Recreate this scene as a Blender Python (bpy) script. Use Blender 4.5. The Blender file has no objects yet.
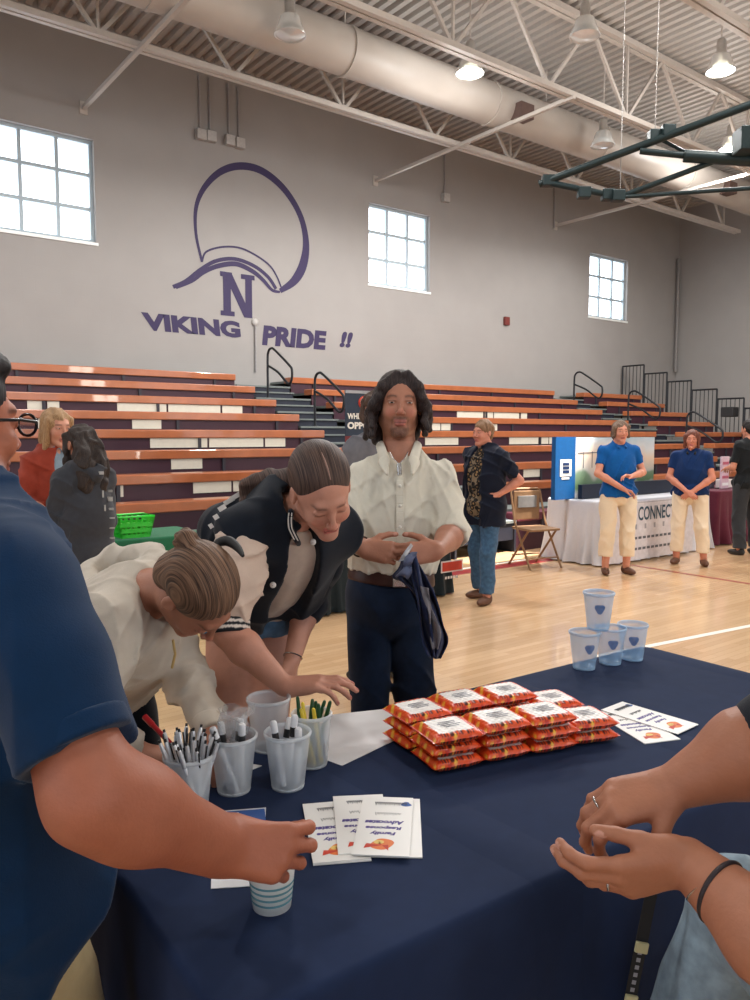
import bpy, math, random
import numpy as np
from mathutils import Vector, Matrix
random.seed(7); rng = np.random.default_rng(7)
C = bpy.context.scene.collection
A3 = lambda *v: np.array(v, float)
def nrm(v):
    v = np.asarray(v, float); return v/max(1e-9, np.linalg.norm(v))
# ------------------------------------------------------------------ camera model
FPX, PITCH, YAW, CH = 780., 4.76, 37.5, 1.52
_y, _p = math.radians(YAW), math.radians(PITCH)
CF = A3(math.sin(_y)*math.cos(_p), math.cos(_y)*math.cos(_p), -math.sin(_p))
CR = A3(math.cos(_y), -math.sin(_y), 0); CU = np.cross(CR, CF); CO = A3(0, 0, CH)
FH = A3(math.sin(_y), math.cos(_y), 0)
def ray(px, py): return CF + CR*(px-375)/FPX + CU*(500-py)/FPX
def P(px, py, z): return CO + ray(px, py)*z
def onY(px, py, Y): d = ray(px, py); return CO + d*Y/d[1]
def onX(px, py, X): d = ray(px, py); return CO + d*X/d[0]
def onH(px, py, H): d = ray(px, py); return CO + d*(H-CH)/d[2]
def cdir(r, u, f): return nrm(CR*r + A3(0, 0, 1)*u + FH*f)      # direction right / up / away
cam = bpy.data.cameras.new('camera'); co = bpy.data.objects.new('camera', cam); C.objects.link(co)
cam.sensor_fit = 'VERTICAL'; cam.sensor_height = 24; cam.lens = 24*FPX/1000; cam.clip_start = .05; cam.clip_end = 200
co.location = CO; co.rotation_euler = (math.radians(90-PITCH), 0, -_y)
bpy.context.scene.camera = co
# ------------------------------------------------------------------ materials
def lin(c):
    f = lambda x: x/12.92 if x <= .04045 else ((x+.055)/1.055)**2.4
    return tuple(f(x/255) for x in c)
_mats = {}
def mat(name, col, rough=.6, metal=0, var=.08, vscale=20, bump=.0, bscale=60, spec=.5, coat=0, emit=0, trans=0, alpha=1, ior=1.45, attr=False, sheen=0):
    if name in _mats: return _mats[name]
    m = bpy.data.materials.new(name); m.use_nodes = True; nt = m.node_tree; b = nt.nodes['Principled BSDF']
    def N(t, **k):
        n = nt.nodes.new(t)
        for a, v in k.items(): n.inputs[a].default_value = v
        return n
    L = nt.links.new
    b.inputs['Roughness'].default_value = rough; b.inputs['Metallic'].default_value = metal
    b.inputs['Specular IOR Level'].default_value = spec; b.inputs['Coat Weight'].default_value = coat
    b.inputs['Transmission Weight'].default_value = trans; b.inputs['Alpha'].default_value = alpha; b.inputs['IOR'].default_value = ior
    b.inputs['Sheen Weight'].default_value = sheen
    tc = N('ShaderNodeTexCoord'); no = N('ShaderNodeTexNoise', Scale=vscale, Detail=3.); L(tc.outputs['Object'], no.inputs['Vector'])
    mr = N('ShaderNodeMapRange'); L(no.outputs['Fac'], mr.inputs['Value'])
    mr.inputs['From Min'].default_value = .3; mr.inputs['From Max'].default_value = .7
    mr.inputs['To Min'].default_value = 1-var; mr.inputs['To Max'].default_value = 1+var
    mx = N('ShaderNodeVectorMath'); mx.operation = 'SCALE'; L(mr.outputs['Result'], mx.inputs['Scale'])
    if attr:
        at = N('ShaderNodeAttribute'); at.attribute_name = 'Col'; L(at.outputs['Color'], mx.inputs[0])
    else: mx.inputs[0].default_value = lin(col)
    L(mx.outputs[0], b.inputs['Base Color'])
    if emit:
        b.inputs['Emission Color'].default_value = (*lin(col), 1); b.inputs['Emission Strength'].default_value = emit
    if bump:
        nb = N('ShaderNodeTexNoise', Scale=bscale, Detail=4.); L(tc.outputs['Object'], nb.inputs['Vector'])
        bp = N('ShaderNodeBump', Strength=bump, Distance=.01); L(nb.outputs['Fac'], bp.inputs['Height']); L(bp.outputs[0], b.inputs['Normal'])
    _mats[name] = m; return m
def tune(m, fn):      # extra node work on a material
    nt = m.node_tree; fn(nt, nt.nodes['Principled BSDF'], nt.links.new); return m
def cloth(name, col, var=.07, rough=.9, **k): return mat(name, col, rough, var=var, vscale=35, bump=.12, bscale=420, spec=.2, sheen=.1, **k)
SKIN = lambda: mat('skin', (190, 130, 105), .5, var=.05, vscale=40, bump=.08, bscale=180, spec=.4, attr=True)
ATTR = lambda n, r=.6, **k: mat(n, (255, 255, 255), r, attr=True, **k)
# ------------------------------------------------------------------ objects
ROOTM = {}
def thing(name, label, cat, loc=(0, 0, 0), rz=0, group=None):
    o = bpy.data.objects.new(name, None); C.objects.link(o); o.location = loc; o.rotation_euler = (0, 0, rz); o.empty_display_size = .05
    o['label'] = label; o['category'] = cat
    if group: o['group'] = group
    ROOTM[o.name] = Matrix.Translation(Vector(loc)) @ Matrix.Rotation(rz, 4, 'Z')
    return o
def tag(o, label, cat, group=None):
    o['label'] = label; o['category'] = cat
    if group: o['group'] = group
    return o
def dup(root, loc=None, rz=None, label=None, group=None):
    r = root.copy(); C.objects.link(r)
    if loc is not None: r.location = loc
    if rz is not None: r.rotation_euler = (0, 0, rz)
    if label: r['label'] = label
    if group: r['group'] = group
    for ch in list(root.children):
        c = ch.copy(); C.objects.link(c); c.parent = r
        for g in list(ch.children):
            d = g.copy(); C.objects.link(d); d.parent = c
    return r
class MB:
    def __init__(s): s.v = []; s.f = []; s.m = []; s.sm = []
    def add(s, vs, fs, mi=0, smooth=False):
        n = len(s.v); s.v += [tuple(map(float, v)) for v in vs]; s.f += [tuple(i+n for i in f) for f in fs]; s.m += [mi]*len(fs); s.sm += [smooth]*len(fs); return s
    def box(s, a, b, mi=0):
        (x0, y0, z0), (x1, y1, z1) = a, b
        return s.add([(x0, y0, z0), (x1, y0, z0), (x1, y1, z0), (x0, y1, z0), (x0, y0, z1), (x1, y0, z1), (x1, y1, z1), (x0, y1, z1)],
                     [(0, 3, 2, 1), (4, 5, 6, 7), (0, 1, 5, 4), (1, 2, 6, 5), (2, 3, 7, 6), (3, 0, 4, 7)], mi)
    def obox(s, c, ax, ay, az, mi=0):      # half axes
        c, ax, ay, az = map(np.asarray, (c, ax, ay, az))
        vs = [c+i*ax+j*ay+k*az for k in (-1, 1) for i, j in ((-1, -1), (1, -1), (1, 1), (-1, 1))]
        return s.add(vs, [(0, 3, 2, 1), (4, 5, 6, 7), (0, 1, 5, 4), (1, 2, 6, 5), (2, 3, 7, 6), (3, 0, 4, 7)], mi)
    def bar(s, a, b, w, h=None, mi=0, up=(0, 0, 1)):
        a, b = np.asarray(a, float), np.asarray(b, float); d = nrm(b-a); u = np.asarray(up, float)
        if abs(d@u) > .95: u = A3(0, 1, 0)
        x = nrm(np.cross(d, u)); u = np.cross(x, d); return s.obox((a+b)/2, x*w/2, (b-a)/2, u*(h or w)/2, mi)
    def tube(s, pts, r, n=10, mi=0, cap=True):
        pts = [np.asarray(p, float) for p in pts]; k = len(pts); rs = r if hasattr(r, '__len__') else [r]*k
        d0 = nrm(pts[1]-pts[0]); u = A3(0, 0, 1) if abs(d0[2]) < .9 else A3(1, 0, 0); x = nrm(np.cross(d0, u)); vs = []
        for i, p in enumerate(pts):
            d = nrm(pts[min(i+1, k-1)]-pts[max(i-1, 0)]); x = nrm(x-d*(x@d)); y = np.cross(d, x)
            vs += [p+rs[i]*(x*math.cos(2*math.pi*j/n)+y*math.sin(2*math.pi*j/n)) for j in range(n)]
        fs = [(i*n+j, i*n+(j+1) % n, (i+1)*n+(j+1) % n, (i+1)*n+j) for i in range(k-1) for j in range(n)]
        s.add(vs, fs, mi, True)
        if cap: s.add(vs[:n], [tuple(range(n))[::-1]], mi); s.add(vs[-n:], [tuple(range(n))], mi)
        return s
    def lathe(s, c, prof, n=24, mi=0, axis=(0, 0, 1), smooth=True):      # prof: (r, z)
        c = np.asarray(c, float); w = nrm(axis); u = A3(1, 0, 0) if abs(w[0]) < .9 else A3(0, 1, 0); x = nrm(np.cross(w, u)); y = np.cross(w, x)
        vs = [c+w*z+r*(x*math.cos(2*math.pi*j/n)+y*math.sin(2*math.pi*j/n)) for r, z in prof for j in range(n)]
        fs = [(i*n+j, i*n+(j+1) % n, (i+1)*n+(j+1) % n, (i+1)*n+j) for i in range(len(prof)-1) for j in range(n)]
        return s.add(vs, fs, mi, smooth)
    def poly(s, pts, thick, nor, mi=0):      # extruded polygon
        nor = np.asarray(nor, float)*thick; a = [np.asarray(p, float) for p in pts]; b = [p+nor for p in a]; n = len(a)
        s.add(a, [tuple(range(n))[::-1]], mi); s.add(b, [tuple(range(n))], mi)
        return s.add(a+b, [(i, (i+1) % n, n+(i+1) % n, n+i) for i in range(n)], mi)
    def sphere(s, c, r, n=10, mi=0):
        r = r if hasattr(r, '__len__') else (r, r, r)
        vs = [np.asarray(c)+A3(r[0]*math.sin(math.pi*i/n)*math.cos(math.pi*j/n), r[1]*math.sin(math.pi*i/n)*math.sin(math.pi*j/n), r[2]*math.cos(math.pi*i/n)) for i in range(n+1) for j in range(2*n)]
        return s.add(vs, [(i*2*n+j, (i+1)*2*n+j, (i+1)*2*n+(j+1) % (2*n), i*2*n+(j+1) % (2*n)) for i in range(n) for j in range(2*n)], mi, True)
    def build(s, name, m, parent=None, bevel=0, kind=None, local=False):
        me = bpy.data.meshes.new(name); vs = s.v
        if parent is not None and not local:
            r = parent
            while r.parent: r = r.parent
            M = ROOTM[r.name].inverted() if r.name in ROOTM else Matrix()
            vs = [tuple(M @ Vector(v)) for v in vs]
        me.from_pydata(vs, [], s.f)
        for x in (m if isinstance(m, (list, tuple)) else [m]): me.materials.append(x)
        me.polygons.foreach_set('material_index', s.m); me.polygons.foreach_set('use_smooth', s.sm); me.update()
        o = bpy.data.objects.new(name, me); C.objects.link(o)
        if parent is not None: o.parent = parent
        if bevel:
            b = o.modifiers.new('bevel', 'BEVEL'); b.width = bevel; b.segments = 2; b.limit_method = 'ANGLE'
        if kind: o['kind'] = kind
        return o
def struct(name, mb, m, **k):
    return mb.build(name, m, kind='structure', **k)
def text_mesh(mb, txt, origin, ax, ay, size=None, width=None, thick=.002, shear=0, bold=.02, mi=0):
    """lettering laid from origin along ax (unit) with up ay; cap height = size, or scaled to width too"""
    cu = bpy.data.curves.new('t', 'FONT'); cu.body = txt; cu.offset = bold; cu.size = 1; cu.fill_mode = 'BOTH'; cu.resolution_u = 3
    o = bpy.data.objects.new('t', cu); me = bpy.data.meshes.new_from_object(o)
    vs = np.array([v.co[:] for v in me.vertices]); fs = [tuple(p.vertices) for p in me.polygons]
    bpy.data.objects.remove(o); bpy.data.curves.remove(cu); bpy.data.meshes.remove(me)
    if not len(vs): return mb
    mn, mx = vs.min(0), vs.max(0); W, H = mx[0]-mn[0], mx[1]-mn[1]
    sy = size/H if size else width/W; sx = width/W if width else sy
    ax, ay, origin = map(lambda q: np.asarray(q, float), (ax, ay, origin)); n = nrm(np.cross(ax, ay))
    x = (vs[:, 0]-mn[0])*sx; y = (vs[:, 1]-mn[1])*sy; x = x+shear*y
    return mb.add(origin+x[:, None]*ax+y[:, None]*ay+n*thick, fs, mi)
# ------------------------------------------------------------------ implicit surfaces (bodies, cloth, hair)
class Pr:
    def __init__(s, f, lo, hi, k=.01, op='u'): s.f, s.lo, s.hi, s.k, s.op = f, np.asarray(lo, float), np.asarray(hi, float), k, op
def cap(a, b, ra, rb=None, k=.01, op='u', flat=None):
    a, b = np.asarray(a, float), np.asarray(b, float); rb = ra if rb is None else rb; R = max(ra, rb)
    lo, hi = np.minimum(a, b)-R, np.maximum(a, b)+R
    if flat is None:
        ab = b-a; L2 = max(ab@ab, 1e-12)
        def f(p):
            q = p-a; t = np.clip(q@ab/L2, 0, 1); return np.sqrt(((q-t[:, None]*ab)**2).sum(1))-(ra+(rb-ra)*t)
    else:      # flat = (axis, factor<1): cross-section squeezed along axis
        n = nrm(flat[0]); s_ = 1/flat[1]-1
        a2 = a+n*(a@n)*s_; b2 = b+n*(b@n)*s_; ab = b2-a2; L2 = max(ab@ab, 1e-12)
        def f(p):
            p2 = p+np.outer(p@n, n)*s_; q = p2-a2; t = np.clip(q@ab/L2, 0, 1)
            return (np.sqrt(((q-t[:, None]*ab)**2).sum(1))-(ra+(rb-ra)*t))*.75
    return Pr(f, lo, hi, k, op)
def ell(c, r, M=None, k=.01, op='u'):
    c, r = np.asarray(c, float), np.asarray(r, float); M = np.eye(3) if M is None else np.asarray(M); e = np.abs(M)@r
    def f(p):
        q = (p-c)@M; k0 = np.sqrt(((q/r)**2).sum(1)); k1 = np.sqrt(((q/r**2)**2).sum(1)); return k0*(k0-1)/np.maximum(k1, 1e-9)
    return Pr(f, c-e, c+e, k, op)
def plane(pt, n, k=.004, op='i'):      # keeps the side n points away from
    pt, n = np.asarray(pt, float), nrm(n); return Pr(lambda p: (p-pt)@n, [-1e9]*3, [1e9]*3, k, op)
def smin(a, b, k):
    h = np.maximum(k-np.abs(a-b), 0)/k; return np.minimum(a, b)-h*h*k*.25
def comb(F, prs, p):
    for q in prs:
        d = q.f(p)
        if q.op == 'u': F = smin(F, d, q.k) if F is not None else d
        elif q.op == 's': F = -smin(-F, d, q.k)
        else: F = -smin(-F, -d, q.k)
    return F
def group(prs, k=.01, op='u'):
    us = [q for q in prs if q.op == 'u']
    return Pr(lambda p: comb(np.full(len(p), 9.), prs, p), np.min([q.lo for q in us], 0), np.max([q.hi for q in us], 0), k, op)
def sleeve(pts, rs, k=.012, cut=True, op='u', cut0=False, join=.02):
    prs = [cap(pts[i], pts[i+1], rs[i], rs[i+1], k=join) for i in range(len(pts)-1)]
    if cut: prs.append(plane(pts[-1], np.asarray(pts[-1])-np.asarray(pts[-2])))
    if cut0: prs.append(plane(pts[0], np.asarray(pts[0])-np.asarray(pts[1])))
    return group(prs, k, op)
_off = [(0, 0), (0, 1), (1, 1), (1, 0)]
def sdf_mesh(prs, h, disp=None, B=14):
    us = [q for q in prs if q.op == 'u']; pad = .03
    lo = np.min([q.lo for q in us], 0)-pad; hi = np.max([q.hi for q in us], 0)+pad
    nb = np.ceil((hi-lo)/(B*h)).astype(int); NG = nb*B+4
    g = np.arange(-1, B+1)*h; gx, gy, gz = np.meshgrid(g, g, g, indexing='ij'); base = np.stack([gx, gy, gz], -1).reshape(-1, 3)
    half = (B+2)*h*.87; ids = []; vs = []; quads = []
    for bi in range(nb[0]):
        for bj in range(nb[1]):
            for bk in range(nb[2]):
                o = lo+np.array([bi, bj, bk])*B*h; c = o+B*h/2; e = half+.02
                act = [q for q in prs if q.op != 'u' or (np.all(q.lo-q.k-.01 < o+B*h+h) and np.all(q.hi+q.k+.01 > o-h))]
                if not any(q.op == 'u' for q in act): continue
                if abs(comb(np.full(1, 9.), act, c[None])[0])*.8 > e: continue
                p = base+o; F = comb(np.full(len(p), 9.), act, p)
                if disp is not None: F = F+disp(p)
                n = B+2; F = F.reshape(n, n, n); S = F < 0
                if S.all() or not S.any(): continue
                m = n-1; acc = np.zeros((m, m, m, 3)); cnt = np.zeros((m, m, m))
                for ax in range(3):
                    for (u, v) in ((0, 0), (0, 1), (1, 0), (1, 1)):
                        s0 = [None]*3; oth = [i for i in range(3) if i != ax]
                        s0[ax] = slice(0, m); s0[oth[0]] = slice(u, u+m); s0[oth[1]] = slice(v, v+m); s1 = list(s0); s1[ax] = slice(1, m+1)
                        a, b = F[tuple(s0)], F[tuple(s1)]; cr = (a < 0) != (b < 0); t = np.where(cr, a/np.where(cr, a-b, 1), 0)
                        w = np.zeros((m, m, m, 3)); w[..., ax] = t; w[..., oth[0]] = u; w[..., oth[1]] = v
                        acc += np.where(cr[..., None], w, 0); cnt += cr
                I, J, K = np.nonzero(cnt); pos = (acc[I, J, K]/cnt[I, J, K][:, None]+np.stack([I, J, K], 1)-1)*h+o
                gi = np.stack([I, J, K], 1)-1+np.array([bi, bj, bk])*B+1
                gid = lambda q: (q[:, 0]*NG[1]+q[:, 1])*NG[2]+q[:, 2]
                ids.append(gid(gi)); vs.append(pos)
                for ax in range(3):
                    oth = [(ax+1) % 3, (ax+2) % 3]
                    s0 = [slice(1, B+1)]*3; s1 = list(s0); s1[ax] = slice(2, B+2)
                    a, b = S[tuple(s0)], S[tuple(s1)]
                    for sgn, mask in ((1, a & ~b), (-1, ~a & b)):
                        q = np.stack(np.nonzero(mask), 1)
                        if not len(q): continue
                        q = q+np.array([bi, bj, bk])*B+1; cs = []
                        for (u, v) in _off:
                            d = np.zeros(3, int); d[oth[0]] = u-1; d[oth[1]] = v-1; cs.append(gid(q+d))
                        cs = np.stack(cs, 1); quads.append(cs[:, ::-1] if sgn > 0 else cs)
    ids = np.concatenate(ids); vs = np.concatenate(vs); quads = np.concatenate(quads)
    uid, first = np.unique(ids, return_index=True); V = vs[first]
    q = np.searchsorted(uid, quads); q = np.minimum(q, len(uid)-1); ok = (uid[q] == quads).all(1)
    return V, q[ok]
def np_obj(name, V, Q, m, parent=None, colfn=None):
    if parent is not None and parent.name in ROOTM:
        Mi = np.array(ROOTM[parent.name].inverted()); V2 = V@Mi[:3, :3].T+Mi[:3, 3]
    else: V2 = V
    me = bpy.data.meshes.new(name); me.vertices.add(len(V2)); me.vertices.foreach_set('co', V2.astype(np.float32).ravel())
    me.loops.add(len(Q)*4); me.loops.foreach_set('vertex_index', Q[:, ::-1].astype(np.int32).ravel())
    me.polygons.add(len(Q)); me.polygons.foreach_set('loop_start', np.arange(0, len(Q)*4, 4, dtype=np.int32))
    me.polygons.foreach_set('use_smooth', np.ones(len(Q), bool)); me.update(calc_edges=True)
    if colfn is not None:
        c = colfn(V); at = me.color_attributes.new('Col', 'FLOAT_COLOR', 'POINT')
        at.data.foreach_set('color', np.concatenate([c, np.ones((len(c), 1))], 1).astype(np.float32).ravel())
    me.materials.append(m); o = bpy.data.objects.new(name, me); C.objects.link(o)
    if parent is not None: o.parent = parent
    return o
def blob(name, prs, h, m, parent=None, disp=None, colfn=None):
    V, Q = sdf_mesh(prs, h, disp); return np_obj(name, V, Q, m, parent, colfn)
def folds(amp, freq, seed=0, dirs=None):
    r = np.random.default_rng(seed); D = r.normal(size=(5, 3)) if dirs is None else np.array([nrm(d)+r.normal(size=3)*.25 for d in (dirs*5)[:5]])
    D = np.array([nrm(d) for d in D])*freq*r.uniform(.6, 1.5, (5, 1)); W = r.normal(size=(5, 3))*freq*.5; ph = r.uniform(0, 6.3, 10)
    def f(p):
        s = 0
        for i in range(5):
            s = s+np.sin(p@D[i]+ph[i]+1.6*np.sin(p@W[i]+ph[5+i]))
        s = s/2.2; return -amp*(np.abs(s)**.8*np.sign(s))
    return f
# ================================================================== ROOM
WY, EX, DECK = 13.3, 21.6, 8.15
M_wall = mat('painted_block_wall', (153, 149, 146), .75, var=.03, vscale=1.5, bump=.1, bscale=40)
def _wl(nt, b, L):      # painted concrete block courses, faint
    tc = nt.nodes.new('ShaderNodeTexCoord'); br = nt.nodes.new('ShaderNodeTexBrick'); mp = nt.nodes.new('ShaderNodeMapping')
    mp.inputs['Rotation'].default_value = (math.radians(90), 0, 0)
    L(tc.outputs['Object'], mp.inputs[0]); L(mp.outputs[0], br.inputs['Vector']); br.inputs['Scale'].default_value = 1; br.inputs['Brick Width'].default_value = .4
    br.inputs['Row Height'].default_value = .2; br.inputs['Mortar Size'].default_value = .006
    bp = nt.nodes.new('ShaderNodeBump'); bp.inputs['Strength'].default_value = .15; bp.inputs['Distance'].default_value = .01; bp.invert = True
    L(br.outputs['Fac'], bp.inputs['Height']); L(bp.outputs[0], b.inputs['Normal'])
tune(M_wall, _wl)
M_floor = mat('gym_floor_maple', (214, 172, 124), .22, var=.05, vscale=3, spec=.5, coat=.3)
def _fl(nt, b, L):
    tc = nt.nodes.new('ShaderNodeTexCoord'); br = nt.nodes.new('ShaderNodeTexBrick')
    L(tc.outputs['Object'], br.inputs['Vector']); br.inputs['Scale'].default_value = 1; br.inputs['Brick Width'].default_value = 1.1; br.inputs['Row Height'].default_value = .057
    br.inputs['Mortar Size'].default_value = .0008; br.inputs['Color1'].default_value = (*lin((214, 178, 138)), 1); br.inputs['Color2'].default_value = (*lin((200, 162, 122)), 1)
    br.inputs['Mortar'].default_value = (*lin((160, 118, 78)), 1); br.offset = .37
    no = nt.nodes.new('ShaderNodeTexNoise'); mp = nt.nodes.new('ShaderNodeMapping'); mp.inputs['Scale'].default_value = (3, 60, 1)
    L(tc.outputs['Object'], mp.inputs[0]); L(mp.outputs[0], no.inputs['Vector'])
    mr = nt.nodes.new('ShaderNodeMapRange'); mr.inputs['To Min'].default_value = .9; mr.inputs['To Max'].default_value = 1.08; L(no.outputs['Fac'], mr.inputs['Value'])
    sc = nt.nodes.new('ShaderNodeVectorMath'); sc.operation = 'SCALE'; L(br.outputs['Color'], sc.inputs[0]); L(mr.outputs[0], sc.inputs['Scale']); L(sc.outputs[0], b.inputs['Base Color'])
tune(M_floor, _fl)
M_deck = mat('painted_steel_deck', (176, 170, 164), .55, var=.03, bump=0)
M_steel = mat('painted_truss_steel', (186, 178, 170), .5, var=.03)
M_duct = mat('painted_duct', (176, 168, 160), .42, var=.05, vscale=2)
M_white = mat('white_frame_paint', (235, 238, 236), .4, var=.01)
M_pane = mat('daylit_pane', (236, 246, 255), .2, var=.02, vscale=3, emit=2.6); M_pane2 = mat('overcast_daylit_pane', (226, 240, 255), .2, var=.02, vscale=3, emit=1.6)  # the second glass glows only in the added fill windows
x0, y0 = -7., -7.
floor = struct('floor', MB().box((x0, y0, -.1), (EX, WY, 0)), M_floor)
win = [(4.39-1.69+i*7.345, 4.39+i*7.345) for i in range(-1, 3)]; WZ = (4.69, 6.34)
w = MB(); xs = [x0]+[v for q in win for v in q]+[EX+.3]
w.box((x0, WY, 0), (EX+.3, WY+.3, WZ[0])); w.box((x0, WY, WZ[1]), (EX+.3, WY+.3, DECK+.4))
for i in range(0, len(xs), 2): w.box((xs[i], WY, WZ[0]), (xs[i+1], WY+.3, WZ[1]))
struct('wall_back', w, M_wall)
struct('wall_right', MB().box((EX, y0, 0), (EX+.3, WY, DECK+.4)), M_wall)
struct('wall_left', MB().box((x0-.3, y0, 0), (x0, WY, DECK+.4)), M_wall)
struct('wall_front', MB().box((x0-.3, y0-.3, 0), (EX+.3, y0, DECK+.4)), M_wall)
for i, (a, b) in enumerate(win):
    yf = WY+.13; f = MB(); t = .055
    f.box((a, yf-.04, WZ[0]), (b, yf+.04, WZ[0]+t)); f.box((a, yf-.04, WZ[1]-t), (b, yf+.04, WZ[1])); f.box((a, yf-.04, WZ[0]+t), (a+t, yf+.04, WZ[1]-t)); f.box((b-t, yf-.04, WZ[0]+t), (b, yf+.04, WZ[1]-t))
    for k in (1, 2):
        X = a+(b-a)*k/3; Z = WZ[0]+(WZ[1]-WZ[0])*k/3
        f.box((X-.028, yf-.03, WZ[0]+t), (X+.028, yf+.03, WZ[1]-t)); f.box((a+t, yf-.029, Z-.028), (b-t, yf+.029, Z+.028))
    wo = struct('window_%d' % (i+1), f, mat('window_aluminium', (168, 182, 190), .5, var=.02))  # white frame, its backlit shade put into the blue-grey colour
    MB().box((a+t, yf+.031, WZ[0]+t), (b-t, yf+.036, WZ[1]-t)).build('pane', M_pane, wo)
    MB().box((a-.03, WY-.02, WZ[0]-.05), (b+.03, WY+.1, WZ[0]-.001)).build('sill', M_white, wo)
# glowing windows added on the two unseen walls as fill light
fr = MB(); gl = MB()
for X in (-3.5, 1.0, 5.2, 11.5, 16.5):
    fr.box((X, y0, 1.2), (X+3, y0+.06, 5.2)); gl.box((X+.08, y0+.061, 1.28), (X+2.92, y0+.07, 5.12))
wo = struct('window_5', fr, M_white); gl.build('pane', M_pane2, wo)
fr = MB(); fr.box((9.1, y0, 0), (10.5, y0+.06, 4.7)); wo = struct('door_1', fr, M_white)
gl = MB()
for a_, b_ in ((9.35, 9.77), (9.83, 10.25)): gl.box((a_, y0+.061, .3), (b_, y0+.07, 2.3)); gl.box((a_, y0+.061, 2.5), (b_, y0+.07, 4.6))
gl.build('pane', mat('sunlit_door_glass', (255, 246, 232), .2, var=.02, vscale=3, emit=22), wo)
fr = MB(); gl = MB()
for Y in (-4.5, .5, 5.5):
    fr.box((x0, Y, 1.2), (x0+.06, Y+3, 5.2)); gl.box((x0+.061, Y+.08, 1.28), (x0+.07, Y+2.92, 5.12))
wo = struct('window_6', fr, M_white); gl.build('pane', M_pane2, wo)
# corrugated roof deck
d = MB(); vs = []; pit = .2; nx = int((EX-x0)/pit)
for i in range(nx):
    X = x0+i*pit; vs += [(X, DECK), (X+.09, DECK), (X+.11, DECK+.075), (X+.18, DECK+.075)]
vs.append((x0+nx*pit, DECK)); n = len(vs)
pts = [(a, y0, z) for a, z in vs]+[(a, WY, z) for a, z in vs]
d.add(pts, [(i, i+n, i+n+1, i+1) for i in range(n-1)])
d.box((x0, y0, DECK+.09), (EX, WY, DECK+.3))
struct('ceiling', d, M_deck)
# floor paint
fm = MB(); M_line = mat('white_court_line', (238, 232, 222), .3, var=.02); M_red = mat('red_court_border', (150, 42, 42), .3, var=.03)
a, b = onH(655, 645, 0), onH(750, 626, 0); dd = nrm(b-a); fm.bar(a-dd*.6+A3(0, 0, .0015), b+dd*4+A3(0, 0, .0015), .055, .001)
fm.build('court_line', M_line, floor)
a, b = onH(643, 567, 0), onH(750, 584, 0); dd = nrm(b-a); MB().bar(a-dd*1.5+A3(0, 0, .0015), b+dd*.6+A3(0, 0, .0015), .04, .001).build('court_line', M_red, floor)
MB().box((3.2, 6.12, .0005), (EX-.5, 6.30, .002)).build('court_border', M_red, floor)
MB().box((3.2, 6.34, .0005), (EX-.5, 6.40, .002)).build('court_line', M_line, floor)
struct('baseboard_right', MB().box((EX-.02, y0, 0), (EX, WY, .12)), mat('black_rubber_base', (35, 32, 35), .6))
# ------------------------------------------------------------------ roof steel
L0, L1 = x0+.4, EX-1.2; HB, HT = 6.85, DECK-.08
def truss(Y, label):
    t = thing('roof_truss', label, 'truss', (0, Y, 0))
    m = MB(); m.box((L0, Y-.09, HB-.04), (L1, Y-.015, HB+.04)); m.box((L0, Y+.015, HB-.04), (L1, Y+.09, HB+.04)); m.build('bottom_chord', M_steel, t)
    m = MB(); m.box((L0, Y-.1, HT-.05), (EX-.1, Y-.015, HT+.04)); m.box((L0, Y+.015, HT-.05), (EX-.1, Y+.1, HT+.04)); m.build('top_chord', M_steel, t)
    k = 0; X = L0+.3
    while X < L1-1.3:
        m = MB()
        if k % 2 == 0: m.bar((X, Y, HB), (X+1.0, Y, HT), .05)
        else: m.bar((X, Y, HT), (X+1.0, Y, HB), .05)
        m.build('web', M_steel, t); X += 1.0
        if k % 2 == 1 and k % 4 == 1:
            MB().bar((X, Y, HB), (X, Y, HT), .035).build('web', M_steel, t)
        k += 1
    return t
TY = [10.9, 8.27, 5.57, 2.9, .2]
for Y, lb in zip(TY, ['long white steel roof truss nearest the mural wall, its chord running just under the duct', 'white steel roof truss crossing above the duct with a lit lamp against it', 'white steel roof truss in the upper right corner in front of the deck ribs', 'white steel roof truss over the near part of the gym floor', 'white steel roof truss right above the registration table']): truss(Y, lb)
for (px, py), lb in zip([(83, 103), (375, 183), (555, 228)], ['white diagonal-looking ceiling strut above the leftmost window', 'white ceiling strut running out above the middle window', 'white ceiling strut nearest the right end wall']):
    q = onY(px, py, WY)
    s = MB(); s.bar((q[0], WY-.02, 6.8), (q[0], TY[1]-.1, 6.8), .06, .06); s.box((q[0]-.06, WY-.03, 6.7), (q[0]+.06, WY-.001, 6.9))
    tag(s.build('ceiling_strut', M_steel), lb, 'strut', 'struts between wall and trusses')
# ------------------------------------------------------------------ duct
t = thing('ventilation_duct', 'long round painted air duct running under the roof deck above the mural', 'duct', (0, 9.75, 0))
DY, DZ, DR = 9.85, 7.19, .34
m = MB(); m.tube([(x0+.3, DY, DZ), (EX-1.6, DY, DZ)], DR, 32); m.build('duct_pipe', M_duct, t)
for X in np.arange(-5, 20, 3.0): MB().tube([(X-.035, DY, DZ), (X+.035, DY, DZ)], DR+.018, 32).build('seam_band', M_duct, t)
for px, py in ((522, 123), (728, 190), (60, -120)):
    q = onY(px, py, DY-DR); X = q[0]
    MB().box((X-.16, DY-DR-.13, DZ-.26), (X+.16, DY-DR+.12, DZ-.02)).build('outlet', mat('brown_duct_outlet', (92, 72, 66), .6), t)
for X in (2.5, 7.0, 11.5, 16): MB().tube([(X, DY, DZ+DR-.01), (X, DY, DECK)], .012, 6).build('hanger', M_steel, t)
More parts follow.
